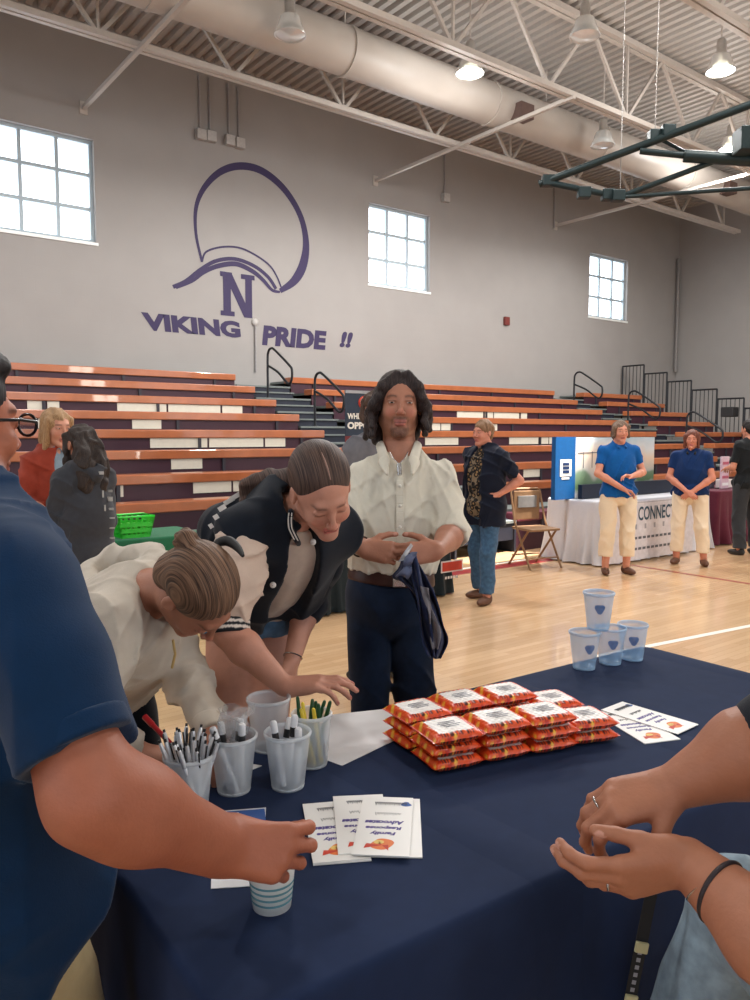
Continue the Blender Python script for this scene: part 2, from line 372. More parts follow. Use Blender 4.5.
# ------------------------------------------------------------------ lamps
M_alu = mat('spun_aluminium', (190, 186, 180), .35, metal=.6); M_lens = mat('prismatic_lens', (225, 226, 222), .15, var=.03, trans=.5)
M_lit = mat('lit_lamp_lens', (255, 250, 236), .3, emit=60)
M_glow = mat('lit_lamp_glass', (255, 248, 232), .3, emit=1.5)
def lamp(q, lit, label, pw=1.):
    x, y, z = q; t = thing('high_bay_lamp', label, 'lamp', (x, y, z), 0, 'high bay lamps under the roof')
    MB().lathe((x, y, z), [(.001, .30), (.05, .30), (.07, .26), (.07, .12), (.1, .08), (.13, .05), (.128, .045), (.001, .05)], 20).build('housing', M_alu, t)
    MB().lathe((x, y, z), [(.13, .06), (.17, -.06), (.215, -.17), (.205, -.175), (.16, -.06), (.12, .05)], 24).build('reflector', M_lens, t)
    MB().lathe((x, y, z), [(.2, -.16), (.12, -.19), (.001, -.2)], 24).build('lens', M_lit if lit else M_lens, t)
    MB().tube([(x, y, z+.29), (x, y, DECK)], .012, 8).build('stem', M_steel, t)
    if lit:
        for ty, kk in (('SPOT', 1.15), ('POINT', .22)):      # most light goes down, some glows up through the glass reflector
            l = bpy.data.lights.new('lamp_light', ty); l.energy = LAMP_W*pw*kk; l.color = (1.0, .99, .975); l.shadow_soft_size = .3
            if ty == 'SPOT': l.spot_size = math.radians(174); l.spot_blend = .35
            o = bpy.data.objects.new('lamp_light', l); C.objects.link(o); o.location = (x, y, z-.42)
    return t
LAMP_W = 430
lamp(onH(470, 62, 7.05), True, 'lit round ceiling lamp, the left one of the two shining')
lamp(onH(721, 60, 7.15), True, 'lit round ceiling lamp near the top right corner of the picture')
lamp(onH(290, 22, 6.95), False, 'unlit bell-shaped glass lamp in front of the duct at top left')
lamp(onH(585, 24, 7.3), False, 'unlit bell-shaped glass lamp at the very top right of centre')
lamp(onH(603, 136, 6.85), False, 'unlit bell-shaped glass lamp hanging by the duct above the rightmost window')
for x, y, pw in ((4.2, 6.0, .8), (8, 3.2, .7), (2.0, -3, .35), (-3.5, 1.5, .35), (-1.5, 8.5, 1.0), (14, 2, .8), (15.5, 8.5, 1.0)): lamp((x, y, 7.4), True, 'lit round ceiling lamp over the gym floor outside the picture', pw)  # further lamps of the same kind, added to spread the light
# ------------------------------------------------------------------ small wall items
M_cond = mat('wall_conduit', (150, 146, 146), .5)
def conduit(px, pya, pyb, box, label, r=.018):
    a, b = onY(px, pya, WY-.03), onY(px, pyb, WY-.03); t = thing('wall_conduit', label, 'conduit', (a[0], WY-.03, b[2]), 0, 'thin conduits on the mural wall')
    MB().tube([(a[0], WY-.03, a[2]), (a[0], WY-.03, b[2])], r, 8).build('pipe', M_cond, t)
    if box: MB().box((a[0]-.09, WY-.12, b[2]-.14), (a[0]+.09, WY-.004, b[2]+.04)).build('junction_box', mat('grey_box', (176, 172, 168), .5), t, bevel=.01)
for px, pb, lb in ((199, 132, 'leftmost of the four thin conduits above the mural'), (209, 134, 'second from left of the four thin conduits above the mural'), (228, 138, 'third from left of the four thin conduits above the mural'), (238, 141, 'rightmost of the four thin conduits above the mural')): conduit(px, 75+(px-199)*.3, pb, True, lb)
conduit(445, 148, 196, True, 'thin conduit with small box right of the middle window')
conduit(256, 372, 322, False, 'thin conduit running down from the big N to the bleachers')
q = onY(256, 322, WY-.05); tag(MB().lathe((q[0], WY, q[2]), [(.001, -.05), (.06, -.05), (.075, -.02), (.075, 0)], 16, axis=(0, 1, 0)).build('outlet_box', mat('grey_box', (176, 172, 168), .5)), 'small round grey outlet box beneath the letter N', 'outlet')
q = onY(507, 321, WY-.05); tag(MB().box((q[0]-.08, WY-.08, q[2]-.1), (q[0]+.08, WY-.001, q[2]+.1)).build('fire_alarm', mat('dark_red_box', (110, 45, 40), .5), bevel=.015), 'small dark red alarm box on the wall between two windows', 'alarm')
conduit(555, 182, 228, False, 'short conduit up from the wall end of the right strut')
a = onX(673, 225, EX-.25); b = onX(671, 362, EX-.25)
tag(MB().tube([(EX-.2, WY-.12, 6.7), (EX-.2, WY-.12, 3.4)], .05, 10).build('corner_pipe', mat('grey_pipe', (128, 124, 122), .5)), 'dark grey vertical pipe in the corner of the gym', 'pipe')
# ------------------------------------------------------------------ mural
INK = mat('mural_ink', (52, 42, 78), .7, var=.05); Yp = WY-.004
def W2(px, py): q = onY(px, py, Yp); return A3(q[0], 0, q[2])
mu = thing('wall_mural', 'large dark purple ring emblem with swoosh and block N painted on the wall', 'mural', (onY(250, 300, Yp)[0], Yp, 4.3))
SDY = [0.]
def stroke(mb, pts, ws):      # variable-width painted stroke, px coordinates unprojected to the wall
    q = [W2(*p) for p in pts]; n = len(q); SDY[0] -= .0006
    L, R_ = [], []
    for i in range(n):
        d = nrm(q[min(i+1, n-1)]-q[max(i-1, 0)]); s = A3(-d[2], 0, d[0]); w = ws[i] if hasattr(ws, '__len__') else ws
        L.append(q[i]+s*w/2); R_.append(q[i]-s*w/2)
    for i in range(n-1):
        vs = [L[i], R_[i], R_[i+1], L[i+1]]; vs = [(v[0], Yp+SDY[0], v[2]) for v in vs]; mb.add(vs, [(0, 1, 2, 3)])
def smooth(pts, n=8):
    pts = [np.array(p, float) for p in pts]; out = []
    for i in range(len(pts)-1):
        p0, p1, p2, p3 = pts[max(i-1, 0)], pts[i], pts[i+1], pts[min(i+2, len(pts)-1)]
        for k in range(n):
            t = k/n; out.append(.5*((2*p1)+(-p0+p2)*t+(2*p0-5*p1+4*p2-p3)*t*t+(-p0+3*p1-3*p2+p3)*t**3))
    return out+[pts[-1]]
ring = smooth([(202, 262), (196, 234), (196, 208), (204, 188), (220, 172), (240, 166), (262, 171), (284, 189), (300, 215), (306, 242), (303, 265), (294, 281), (280, 291)])
n = len(ring); m = MB(); stroke(m, ring, [.05+.09*math.sin(math.pi*i/n)**2+.12*math.exp(-((i/n-.86)/.12)**2) for i in range(n)]); m.build('ring', INK, mu)
m = MB()
s1 = smooth([(173, 287), (186, 281), (200, 270), (216, 261), (235, 259), (254, 266), (268, 277), (276, 289)]); stroke(m, s1, .07)
s2 = smooth([(176, 288), (192, 281), (204, 272), (218, 266), (236, 264), (252, 271), (263, 280), (272, 290), (280, 292)]); stroke(m, s2, [.04+.05*math.sin(math.pi*i/len(s2)) for i in range(len(s2))])
s3 = smooth([(202, 262), (206, 252), (222, 247), (240, 248), (257, 256), (270, 266), (277, 277), (281, 287)]); stroke(m, s3, .035)
m.build('swoosh', INK, mu)
def serifN(mb):
    dy_ = [0.]
    a, b = W2(220, 271), W2(255, 316); x0_, z1 = a[0], a[2]; x1_, z0 = W2(255, 318)[0], W2(220, 315)[2]; w, h = x1_-x0_, z1-z0
    P_ = lambda u, v: A3(x0_+u*w, Yp, z0+v*h)
    for r in (((.08, 0), (.08, 1), (.30, 1), (.30, 0)), ((.72, 0), (.72, 1), (.92, 1), (.92, 0)), ((.08, 1), (.32, 1), (.92, 0), (.68, 0)),
              ((0, 0), (0, .11), (.4, .11), (.4, 0)), ((0, .89), (0, 1), (.34, 1), (.34, .89)), ((.6, .89), (.6, 1), (1, 1), (1, .89))):
        dy_[0] -= .0006; mb.add([P_(*q)+A3(0, dy_[0], 0) for q in r][::-1], [(0, 1, 2, 3)])
m = MB(); serifN(m); m.build('letter_n', INK, mu)
le = thing('wall_lettering', 'slanted dark purple words VIKING PRIDE !! painted under the emblem', 'lettering', (onY(250, 335, Yp)[0], Yp, 3.2))
for tx, pxa, pxb, pya, pyb, sh in (('VIKING', 143, 241, 312, 330, -.1), ('PRIDE', 262, 325, 325, 345, .12), ('!!', 339, 350, 331, 347, .3)):
    a, b = W2(pxa, pyb), W2(pxb, pyb); top = W2(pxa, pya); m = MB()
    text_mesh(m, tx, (a[0], Yp+.001, a[2]), (1, 0, 0), (0, 0, 1), size=top[2]-a[2], width=b[0]-a[0], shear=sh, bold=.055, thick=.002); m.build('word', INK, le)
# ------------------------------------------------------------------ bleachers
TR, RS, Y9, H9 = .70, .25, 12.5, 2.59
SY = lambda n: Y9-(9-n)*TR
SH = lambda n: H9-(9-n)*RS
M_bw = mat('varnished_orange_bench_wood', (168, 96, 58), .30, var=.10, vscale=6, coat=.5)
M_pur = mat('dark_maroon_riser', (58, 26, 40), .5, var=.06, vscale=4); M_cream = mat('cream_riser_panel', (214, 204, 188), .5, var=.03)
M_gd = mat('grey_foot_deck', (112, 118, 116), .6, var=.06, vscale=8); M_dark = mat('dark_navy_riser', (30, 34, 48), .6); M_brk = mat('dark_bracket', (48, 44, 52), .5)
def bleacher(xa, xb, label, rows=range(1, 10), n_end=None, panels=()):
    t = thing('bleacher_section', label, 'bleachers', (xa, SY(1), 0), 0, 'wooden bleacher sections'); R0 = 'bleacher'
    for n in rows:
        Y, h = SY(n), SH(n)
        if n > 1: MB().box((xa, Y, h-.11), (xb, Y+.27, h)).build('bench', M_bw, t, bevel=.012)
        else: MB().box((xa, Y, h-.2), (xb, Y+.27, h-.09)).build('bench', mat('maroon_front_bench', (104, 46, 60), .4), t, bevel=.012)
        MB().box((xa+.01, Y+.03, max(0, h-.36 if n > 1 else 0)), (xb-.01, Y+.05, h-.11-(.09 if n == 1 else 0))).build('riser', M_pur, t)
        dk = MB(); y1 = Y+TR+.03 if n < 9 else WY-.01; dk.box((xa+.01, Y+.271, h-.10), (xb-.01, y1, h-.06)); dk.build('foot_deck', M_gd, t)
        for i in range(int((xb-xa)/1.6)+1):
            X = xa+.5+i*1.6
            if X < xb-.1: MB().box((X-.02, Y+.0, h-.36), (X+.02, Y+.028, h-.11)).build('bracket', M_brk, t)
    for n, pa, pb in panels:
        Y = SY(n)+.028; py = {9: 372, 8: 384, 7: 401, 6: 421, 5: 442, 4: 463, 3: 488}[n]
        a, b = onY(pa, py, Y)[0], onY(pb, py, Y)[0]; a, b = max(a, xa+.02), min(b, xb-.02)
        if b > a: MB().box((a, Y-.008, SH(n)-.235), (b, Y, SH(n)-.112)).build('panel', M_cream, t)
    return t
bleacher(-4.0, 6.5, 'left section of orange wooden bleachers behind the two women talking', panels=[(7, 27, 44), (7, 47, 59), (7, 117, 166), (7, 168, 220), (7, 222, 242), (6, 38, 45), (6, 132, 161), (5, 150, 207), (5, 209, 263), (5, 265, 285), (4, 28, 37), (4, 171, 202), (3, 117, 123), (3, 193, 231), (3, 233, 252)])
bleacher(7.64, 15.1, 'middle section of orange wooden bleachers behind the man in the white shirt', panels=[(7, 457, 483), (7, 485, 493), (7, 494, 519), (7, 521, 527), (6, 432, 440), (6, 441, 451), (6, 481, 497), (5, 425, 458), (5, 509, 538), (5, 540, 548), (5, 549, 555), (3, 523, 541)])
bleacher(16.24, 18.72, 'short right section of orange wooden bleachers beside the guard rails')
M_rail = mat('black_rail_paint', (38, 40, 44), .4, metal=.3)
def aisle(xa, xb, label):
    t = thing('aisle_stairs', label, 'stairs', (xa, SY(1), 0), 0, 'grey stairs between the bleachers')
    for x_ in (xa+.005, xb-.035): MB().add([(x_, SY(1), 0), (x_, WY-.03, 0), (x_, WY-.03, SH(9)-.22), (x_, SY(1), SH(1)-.22), (x_+.03, SY(1), 0), (x_+.03, WY-.03, 0), (x_+.03, WY-.03, SH(9)-.22), (x_+.03, SY(1), SH(1)-.22)], [(0, 1, 2, 3), (7, 6, 5, 4), (0, 3, 7, 4), (1, 5, 6, 2), (3, 2, 6, 7), (0, 4, 5, 1)]).build('side_stringer', M_dark, t)
    for n in range(1, 10):
        Y, h = SY(n), SH(n)-.18
        y1 = SY(n+1)-.3 if n < 9 else WY-.02
        MB().box((xa, Y+.0, h-.03), (xb, max(y1, Y+.36), h)).build('tread', M_gd, t); MB().box((xa+.01, Y+.02, max(0, h-.25)), (xb-.01, Y+.04, h-.03)).build('riser', M_dark, t)
        if n < 9:
            MB().box((xa+.12, Y+TR-.33, h+.1), (xb-.12, Y+TR-.0, h+.125)).build('half_tread', M_gd, t); MB().box((xa+.14, Y+TR-.31, h), (xb-.14, Y+TR-.29, h+.1)).build('half_riser', M_dark, t)
aisle(6.52, 7.62, 'left grey aisle stairs climbing between left and middle bleachers'); aisle(15.12, 16.22, 'right grey aisle stairs climbing between middle and right bleachers')
def loop_rail(px, py, n, s, label):
    q = onY(px, py, SY(n)+.15); x, y = q[0], q[1]; z0 = SH(n)-.18; t = thing('aisle_handrail', label, 'handrail', (x, y, z0), 0, 'looped handrails in the bleacher aisles')
    top = z0+.84*s
    pts = smooth([(x, y, z0), (x, y, top-.2), (x, y-.03, top-.05), (x, y-.12, top), (x, y-.25, top-.04), (x, y-.72*s, top-.33*s), (x, y-.80*s, top-.42*s), (x, y-.78*s, top-.58*s), (x, y-.66*s, top-.62*s), (x, y-.35, top-.42*s), (x, y, top-.28)], 5)
    MB().tube(pts, .021, 8).build('rail', M_rail, t); MB().lathe((x, y, z0), [(.001, .012), (.05, .012), (.05, 0)], 12).build('base_plate', M_rail, t)
loop_rail(268, 396, 8, 1, 'black looped handrail at the top of the left aisle, seen against the wall')
loop_rail(315, 415, 6, 1, 'black looped handrail lower down the left aisle')
loop_rail(574, 396, 8, 1, 'black looped handrail at the top of the right aisle')
loop_rail(628, 420, 6, 1, 'black looped handrail midway down the right aisle')
loop_rail(686, 445, 4, 1, 'black looped handrail low on the right aisle above the woman in dark polo')
# end guard rails
g = thing('bleacher_guard_rail', 'stepped black guard rail with vertical bars at the far right end of the bleachers', 'guard rail', (18.8, 9, 0)); GX = 18.82
for i in range(9):
    ya = WY-.1-i*.7; yb = ya-.67; n = 9-(WY-.1-ya)/TR; z0 = SH(n)-.15; z1 = z0+.98
    m = MB()
    for y_ in (ya, yb): m.tube([(GX, y_, max(0, z0-1.4)), (GX, y_, z1)], .022, 8)
    m.tube([(GX, ya, z1), (GX, yb, z1)], .022, 8); m.tube([(GX, ya, z0+.12), (GX, yb, z0+.12)], .018, 8)
    for k in range(1, 6): m.tube([(GX, ya+(yb-ya)*k/6, z0+.12), (GX, ya+(yb-ya)*k/6, z1)], .010, 6)
    m.build('rail_panel', M_rail, g)
m = MB(); m.box((GX+.04, 5.2, 0), (GX+.06, 10.4, 1.55)); m.build('skirt_panel', mat('black_skirt', (38, 36, 42), .7), g)
m = MB(); q = onX(730, 412, 18.6); m.box((q[0]-.16, q[1]-.16, q[2]-.12), (q[0]+.12, q[1]+.16, q[2]+.12)); m.bar((q[0]+.1, q[1], q[2]), (GX, q[1], q[2]), .05)
tag(m.build('loudspeaker', mat('black_plastic', (34, 34, 36), .6), bevel=.02), 'small black speaker box mounted on the guard rail at far right', 'speaker')
# ------------------------------------------------------------------ hanging backstop frame
M_grn = mat('dark_green_steel', (22, 38, 40), .45, metal=.2)
t = thing('basketball_backstop_frame', 'dark green tubular basketball backstop frame folded up under the roof', 'backstop frame', tuple(P(640, 150, 9)))
za, zb = 9., 8.2
A_, B_ = P(545, 182, za), P(760, 101, zb); Cc = P(620, 197, za-.2); ex = lambda a, b, k: a+(b-a)*k
def rod(a, b, r, nm): MB().tube([a, b], r, 10).build(nm, M_grn, t)
rod(ex(A_, B_, -.03), ex(A_, B_, 1.5), .042, 'main_tube'); rod(A_, Cc, .035, 'cross_tube'); rod(Cc, P(760, 148-4, 8.3), .03, 'side_tube')
rod(Cc, P(770, 187, 8.0), .022, 'brace'); rod(P(656, 137, 8.6), P(700, 160, 8.6), .02, 'brace'); rod(P(640, 151, 8.6), P(690, 156, 8.5), .035, 'winch_tube'); rod(P(684, 156, 8.5), P(780, 162, 8.3), .065, 'winch_drum')
for px, py, z in ((548, 181, 9), (608, 195, 8.85), (618, 196, 8.8), (584, 193, 8.9), (655, 136, 8.6), (668, 131, 8.55)):
    c = P(px, py, z); MB().obox(c, CR*.07, A3(0, 0, .06), FH*.06).build('clamp', M_grn, t, bevel=.01)
c = P(748, 141, 8.2); MB().obox(c, CR*.12, A3(0, 0, .12), FH*.12).build('motor_box', M_grn, t, bevel=.01)
for px, py, z in ((655, 134, 8.6), (762, 100, 8.2), (620, 196, 8.8)):
    c = P(px, py, z); MB().tube([c, (c[0], c[1], DECK)], .006, 5).build('cable', mat('steel_cable', (150, 145, 140), .4, metal=.5), t)
# ================================================================== PEOPLE
def frame(f, u):      # columns: x (side), y (forward), z (up)
    f = nrm(f); u = np.asarray(u, float); u = nrm(u-f*(u@f)); return np.stack([np.cross(f, u), f, u], 1)
def head_prims(c, M, s=1., neck=None, nr=.055, male=False):
    Lc = lambda x, y, z: c+M@(A3(x, y, z)*s)
    E_ = lambda p, r, k=.01, op='u', R=None: ell(Lc(*p), A3(*r)*s, M if R is None else M@R, k*s, op)
    K = lambda a, b, ra, rb, k=.01, op='u': cap(Lc(*a), Lc(*b), ra*s, rb*s, k*s, op)
    q = [E_((0, -.018, .035), (.073, .094, .082), .02), E_((0, .014, -.022), (.060, .072, .086), .03)]
    jw = .050 if male else .043
    for g in (-1, 1):
        q += [K((g*jw, -.012, -.055), (g*.012, .058, -.100), .020, .016, .025), E_((g*.036, .060, -.028), (.022, .02, .022), .022)]
    q += [E_((0, .070, -.102), (.019, .014, .013), .018), K((-.030, .076, .026), (.030, .076, .026), .009, .009, .018)]
    for g in (-1, 1): q.append(E_((g*.031, .096, .004), (.017, .014, .010), .012, 's'))
    for g in (-1, 1): q += [E_((g*.031, .0745, .004), (.0150, .0120, .0100), .004), K((g*.018, .083, .0105), (g*.045, .077, .0095), .0042, .0036, .004)]
    q += [K((0, .084, .014), (0, .103, -.026), .0065, .0085, .012), E_((0, .105, -.030), (.0095, .010, .009), .006)]
    for g in (-1, 1): q.append(E_((g*.012, .096, -.034), (.007, .009, .0065), .004))
    q += [K((-.018, .080, -.060), (.018, .080, -.060), .0055, .0055, .005), K((0, .083, -.060), (0, .084, -.060), .0055, .0055, .006),
          K((-.014, .080, -.071), (.014, .080, -.071), .0065, .0065, .005), E_((0, .094, -.0655), (.022, .012, .0014), .002, 's')]
    for g in (-1, 1):
        q += [E_((g*.077, -.012, -.004), (.008, .018, .031), .006), E_((g*.085, -.006, 0), (.005, .010, .019), .004, 's')]
    if neck is not None:
        b = Lc(0, -.028, -.06); q.append(cap(b, neck, nr*s, nr*s*1.12, k=.03))
    return q
def head_cols(c, M, s, base, P_, lips=(175, 92, 88), brow=(52, 38, 32), stub=None, C0=None, closed=False):
    q = (P_-c)@M/s; x, y, z = q.T; out = np.tile(lin(base), (len(P_), 1)) if C0 is None else C0
    def put(mask, col, a): out[mask] = out[mask]*(1-a)+np.array(lin(col))*a
    near = (np.abs(x) < .09) & (z > -.13) & (z < .13) & (y > -.1) & (y < .13)
    put(near & (y > .055) & (((np.abs(x)-.036)/.016)**2+((z+.03)/.016)**2 < 1), (205, 110, 95), .22)
    put(near & (y > .095) & (np.abs(x) < .012) & (np.abs(z+.03) < .012), (205, 115, 98), .25)
    put(near & (y > .07) & (np.abs(x) < .021) & (z < -.053) & (z > -.078), lips, .75)
    put(near & (y > .07) & (np.abs(x) < .02) & (np.abs(z+.0655) < .0018), (90, 45, 42), .8)
    ax = np.abs(x)
    def soft(wt, cc):
        nonlocal out; out = out*(1-wt[:, None])+np.array(lin(cc))*wt[:, None]
    zb = .0235+.0035*np.cos((ax-.030)/.017*1.5); soft(near*(y > .055)*np.exp(-((z-zb)/.0040)**2)*np.clip((ax-.011)/.006, 0, 1)*np.clip((.052-ax)/.008, 0, 1)*.75, brow)
    zl = .0075+.0030*np.cos((ax-.031)/.016*1.5)-(.010 if closed else 0); soft(near*(y > .058)*np.exp(-((z-zl)/.0022)**2)*np.clip((.0165-np.abs(ax-.031))/.004, 0, 1)*.7, (48, 32, 28))
    if stub is not None:
        col, a, full = stub; ss = lambda v, lo, hi: np.clip((v-lo)/(hi-lo), 0, 1)
        wg = np.zeros(len(P_)); rn = .75+.25*np.sin(x*900+4*np.sin(z*500))*np.sin(z*800)
        chin = ss(-z, .076, .086)*ss(y, .02, .06)*(1-ss(ax, .030, .044)); mo = ss(-z, .042, .048)*(1-ss(-z, .053, .058))*(1-ss(ax, .022, .032))*(y > .07); side = ss(-z, .040, .075)*ss(y, -.02, .0)*ss(ax, .018, .032)
        side = side if full else side*.35
        strap = ss(ax, .022, .026)*(1-ss(ax, .030, .036))*ss(-z, .050, .056)*(y > .05)*.7
        wg = near*(z > -.135)*np.maximum.reduce([chin, mo*.8, side, strap])*a*rn
        out = out*(1-wg[:, None])+np.array(lin(col))*wg[:, None]
    return out
def eyes(parent, c, M, s, look=(0, 1, 0), iris=(52, 38, 30), op=1.):
    for g in (-1, 1):
        p = c+M@(A3(g*.031, .0772, .0035)*s); d = nrm(M@nrm(look)); V = MB(); V.sphere((0, 0, 0), (.0118*s, .0108*s, .0046*s*op), 12); V.v = [tuple(p+M@np.array(v)) for v in V.v]
        me = V.build('eye', ATTR('eyeball', .15), parent); loc = np.array([v.co[:] for v in me.data.vertices]); r0 = np.array(ROOTM[parent.name]); wd = loc@r0[:3, :3].T+r0[:3, 3]
        lc = (wd-p)@M/s; cx = lc[:, 0]-.002*look[0]; col = np.tile(lin((196, 184, 176)), (len(cx), 1)); col[np.abs(cx) < .0052] = lin(iris); col[np.abs(cx) < .0022] = lin((15, 12, 12)); col[lc[:, 2] > .0030*op] = lin((50, 36, 32))
        at = me.data.color_attributes.new('Col', 'FLOAT_COLOR', 'POINT'); at.data.foreach_set('color', np.concatenate([col, np.ones((len(col), 1))], 1).astype(np.float32).ravel())
def hand(W, d, palm, thumb, s=1., curl=(25, 30, 20), fc=None, tc=(20, 20), tspread=.75, kf=.0035, spread=0.06):
    """W wrist; d towards fingers; palm = direction the palm faces; thumb = side the thumb is on. returns (prims, nails)"""
    d = nrm(d); palm = np.asarray(palm, float); palm = nrm(palm-d*(palm@d)); t = nrm(np.cross(d, palm)); t = t if t@np.asarray(thumb, float) > 0 else -t
    q = []; nails = []; W = np.asarray(W, float)
    xs = (.028, .0095, -.0095, -.027); ys = (.090, .094, .089, .080); ph = ((.042, .025, .020), (.046, .029, .021), (.042, .027, .020), (.034, .020, .018))
    rr = ((.0096, .0087, .0078), (.0098, .0088, .0079), (.0093, .0084, .0075), (.0082, .0074, .0067))
    kn = [W+(d*ys[i]+t*xs[i]-palm*(.002 if i in (1, 2) else 0))*s for i in range(4)]
    for i in range(4):
        q.append(cap(W+(t*xs[i]*.55+d*.008)*s, kn[i]-d*.004*s, .0155*s, .0118*s, k=.014*s))
    q.append(cap(W+(t*.020+d*.02+palm*.010)*s, W+(t*.018+d*.055+palm*.006)*s, .015*s, .012*s, k=.015*s))
    q.append(cap(W+(-t*.020+d*.02+palm*.008)*s, W+(-t*.022+d*.06+palm*.005)*s, .013*s, .011*s, k=.015*s))
    for i in range(4):
        cu = (fc[i] if fc else curl); p = kn[i]; a = 0; e = nrm(d+t*spread*(1.5-i))
        for j in range(3):
            a += math.radians(cu[j]); v = e*math.cos(a)+palm*math.sin(a); n_ = p+v*ph[i][j]*s
            q.append(cap(p, n_, rr[i][j]*s, rr[i][min(j+1, 2)]*s*(1 if j < 2 else .92), k=(kf if j else .007)*s))
            if j < 2: q.append(ell(n_, A3(1, 1, 1)*rr[i][j+1]*1.06*s, k=.002))
            p = n_
        back = -palm*math.cos(a)+e*math.sin(a); nails.append((p-v*.002*s+back*rr[i][2]*s*.8, .0062*s))
    b = W+(t*.022+d*.018+palm*.008)*s; v = nrm(d*(1-tspread*.45)+t*tspread+palm*.35); m = b+v*.040*s; q.append(cap(b, m, .0155*s, .0118*s, k=.012*s))
    ax = nrm(d*.8+palm*.5-t*.35); v = nrm(v*math.cos(math.radians(tc[0]))+ax*math.sin(math.radians(tc[0]))); n_ = m+v*.031*s; q.append(cap(m, n_, .0112*s, .0100*s, k=.006*s))
    v = nrm(v*math.cos(math.radians(tc[1]))+ax*math.sin(math.radians(tc[1]))); n2 = n_+v*.026*s; q.append(cap(n_, n2, .0100*s, .0082*s, k=.003*s)); nails.append((n2-v*.004*s-palm*.006*s, .0072*s))
    return q, nails
def arm(sh, el, wr, r=(.046, .040, .036, .026), k=.02):  # upper arm and forearm
    m1 = sh+(el-sh)*.45; f1 = el+(wr-el)*.3
    return [cap(sh, m1, r[0], r[1]*1.05, k=k), cap(m1, el, r[1]*1.05, r[1]*.92, k=k), cap(el, f1, r[1]*.92, r[2]*1.08, k=k), cap(f1, wr, r[2]*1.08, r[3], k=k)]
def creases(amp, freq, seed=0, dirs=None):      # sharp-valleyed cloth creases
    r = np.random.default_rng(seed); D = r.normal(size=(4, 3)) if dirs is None else np.array([nrm(d)+r.normal(size=3)*.3 for d in (list(dirs)*4)[:4]])
    D = np.array([nrm(d) for d in D])*freq*r.uniform(.6, 1.5, (4, 1)); W = r.normal(size=(4, 3))*freq*.45; ph = r.uniform(0, 6.3, 8); G = r.normal(size=(4, 3))*freq*.35
    def f(p):
        s = 0
        for i in range(4):
            v = np.abs(np.sin(p@D[i]+ph[i]+1.8*np.sin(p@W[i]+ph[4+i]))); g = np.clip(.5+.9*np.sin(p@G[i]+ph[i]*2), 0, 1); s = s+((1-v)**2.2-.25)*g
        return -amp*s
    return f
def leg(hp, kn, an, r=(.080, .055, .050, .036)):
    c1 = kn+(an-kn)*.3; return [cap(hp, kn, r[0], r[1], k=.03), cap(kn, c1, r[1]*.95, r[2]*1.05, k=.02), cap(c1, an, r[2]*1.05, r[3], k=.02)]
def torso(J, g=0, w=1., d=1., waist=1., belly=0, k=.05, lower=True):
    """chest, waist, hip masses for joints J (sh0, sh1, pv, nk); g grows everything"""
    S = J['sh1']-J['sh0']; sw = np.linalg.norm(S); sx = nrm(S); mid = (J['sh0']+J['sh1'])/2; up = nrm(mid-J['pv']); sx = nrm(sx-up*(sx@up)); fw = np.cross(up, sx)
    if fw@J['fw'] < 0: fw = -fw
    M = np.stack([sx, fw, up], 1); L_ = np.linalg.norm(mid-J['pv'])
    q = [ell(mid-up*.13, (sw*.44*w+g, .108*d+g, .20+g), M, k), cap(J['sh0']-up*.01, J['sh1']-up*.01, .048+g, k=k),
         ell(J['pv']+up*L_*.42+fw*.0, (.135*w*waist+g, .098*d*waist+g, .17+g), M, k)]
    if J.get('nk') is not None: q += [cap(J['nk'], J['sh0']*.75+mid*.25, .042+g*.6, .04+g, k=.04), cap(J['nk'], J['sh1']*.75+mid*.25, .042+g*.6, .04+g, k=.04)]
    if lower: q.append(ell(J['pv']-up*.02, (.160*w+g, .112*d+g, .13+g), M, k))
    if belly: q.append(ell(J['pv']+up*.17+fw*.05, (.15*w+g, .08*d+belly+g, .16+g), M, k))
    return q, M, up, fw
def nail_cols(out, P_, nails, col=(218, 165, 150)):
    for n, r in nails:
        m = ((P_-n)**2).sum(1) < r*r; out[m] = out[m]*.4+np.array(lin(col))*.6
    return out
def stripes(base, alt, d, freq, seed=0, amt=.6):      # strand colour running across direction d
    b, a = np.array(lin(base)), np.array(lin(alt)); r = np.random.default_rng(seed); d = np.atleast_2d(d)
    def f(p):
        s = 0
        for i, dd in enumerate(d): s = s+np.sin(p@nrm(dd)*freq*(1+.37*i)+3*np.sin(p@r.normal(size=3)*9+i)+r.uniform(0, 6))
        t = np.clip(.5+.5*s/len(d), 0, 1)[:, None]*amt; return b*(1-t)+a*t
    return f
def grooves(amp, d, freq, seed=0):
    r = np.random.default_rng(seed); d = np.atleast_2d(d); W = r.normal(size=3)*8
    def f(p):
        s = 0
        for i, dd in enumerate(d): s = s+np.sin(p@nrm(dd)*freq*(1+.41*i)+2.2*np.sin(p@W+i*2))
        return amp*s/len(d)
    return f
def shoe(name, an, toe_dir, m, parent, L_=.25, h=.09):
    f = nrm(A3(toe_dir[0], toe_dir[1], 0)); a = A3(an[0], an[1], 0); s = np.cross(f, A3(0, 0, 1)); M = np.stack([s, f, A3(0, 0, 1)], 1)
    q = [ell(a+f*.05+A3(0, 0, .035), (.042, L_*.5, .04), M, .02), ell(a-f*.02+A3(0, 0, .05), (.038, .05, .05), M, .02), plane(a+A3(0, 0, .004), (0, 0, -1), .002)]
    return blob(name, q, .008, m, parent)
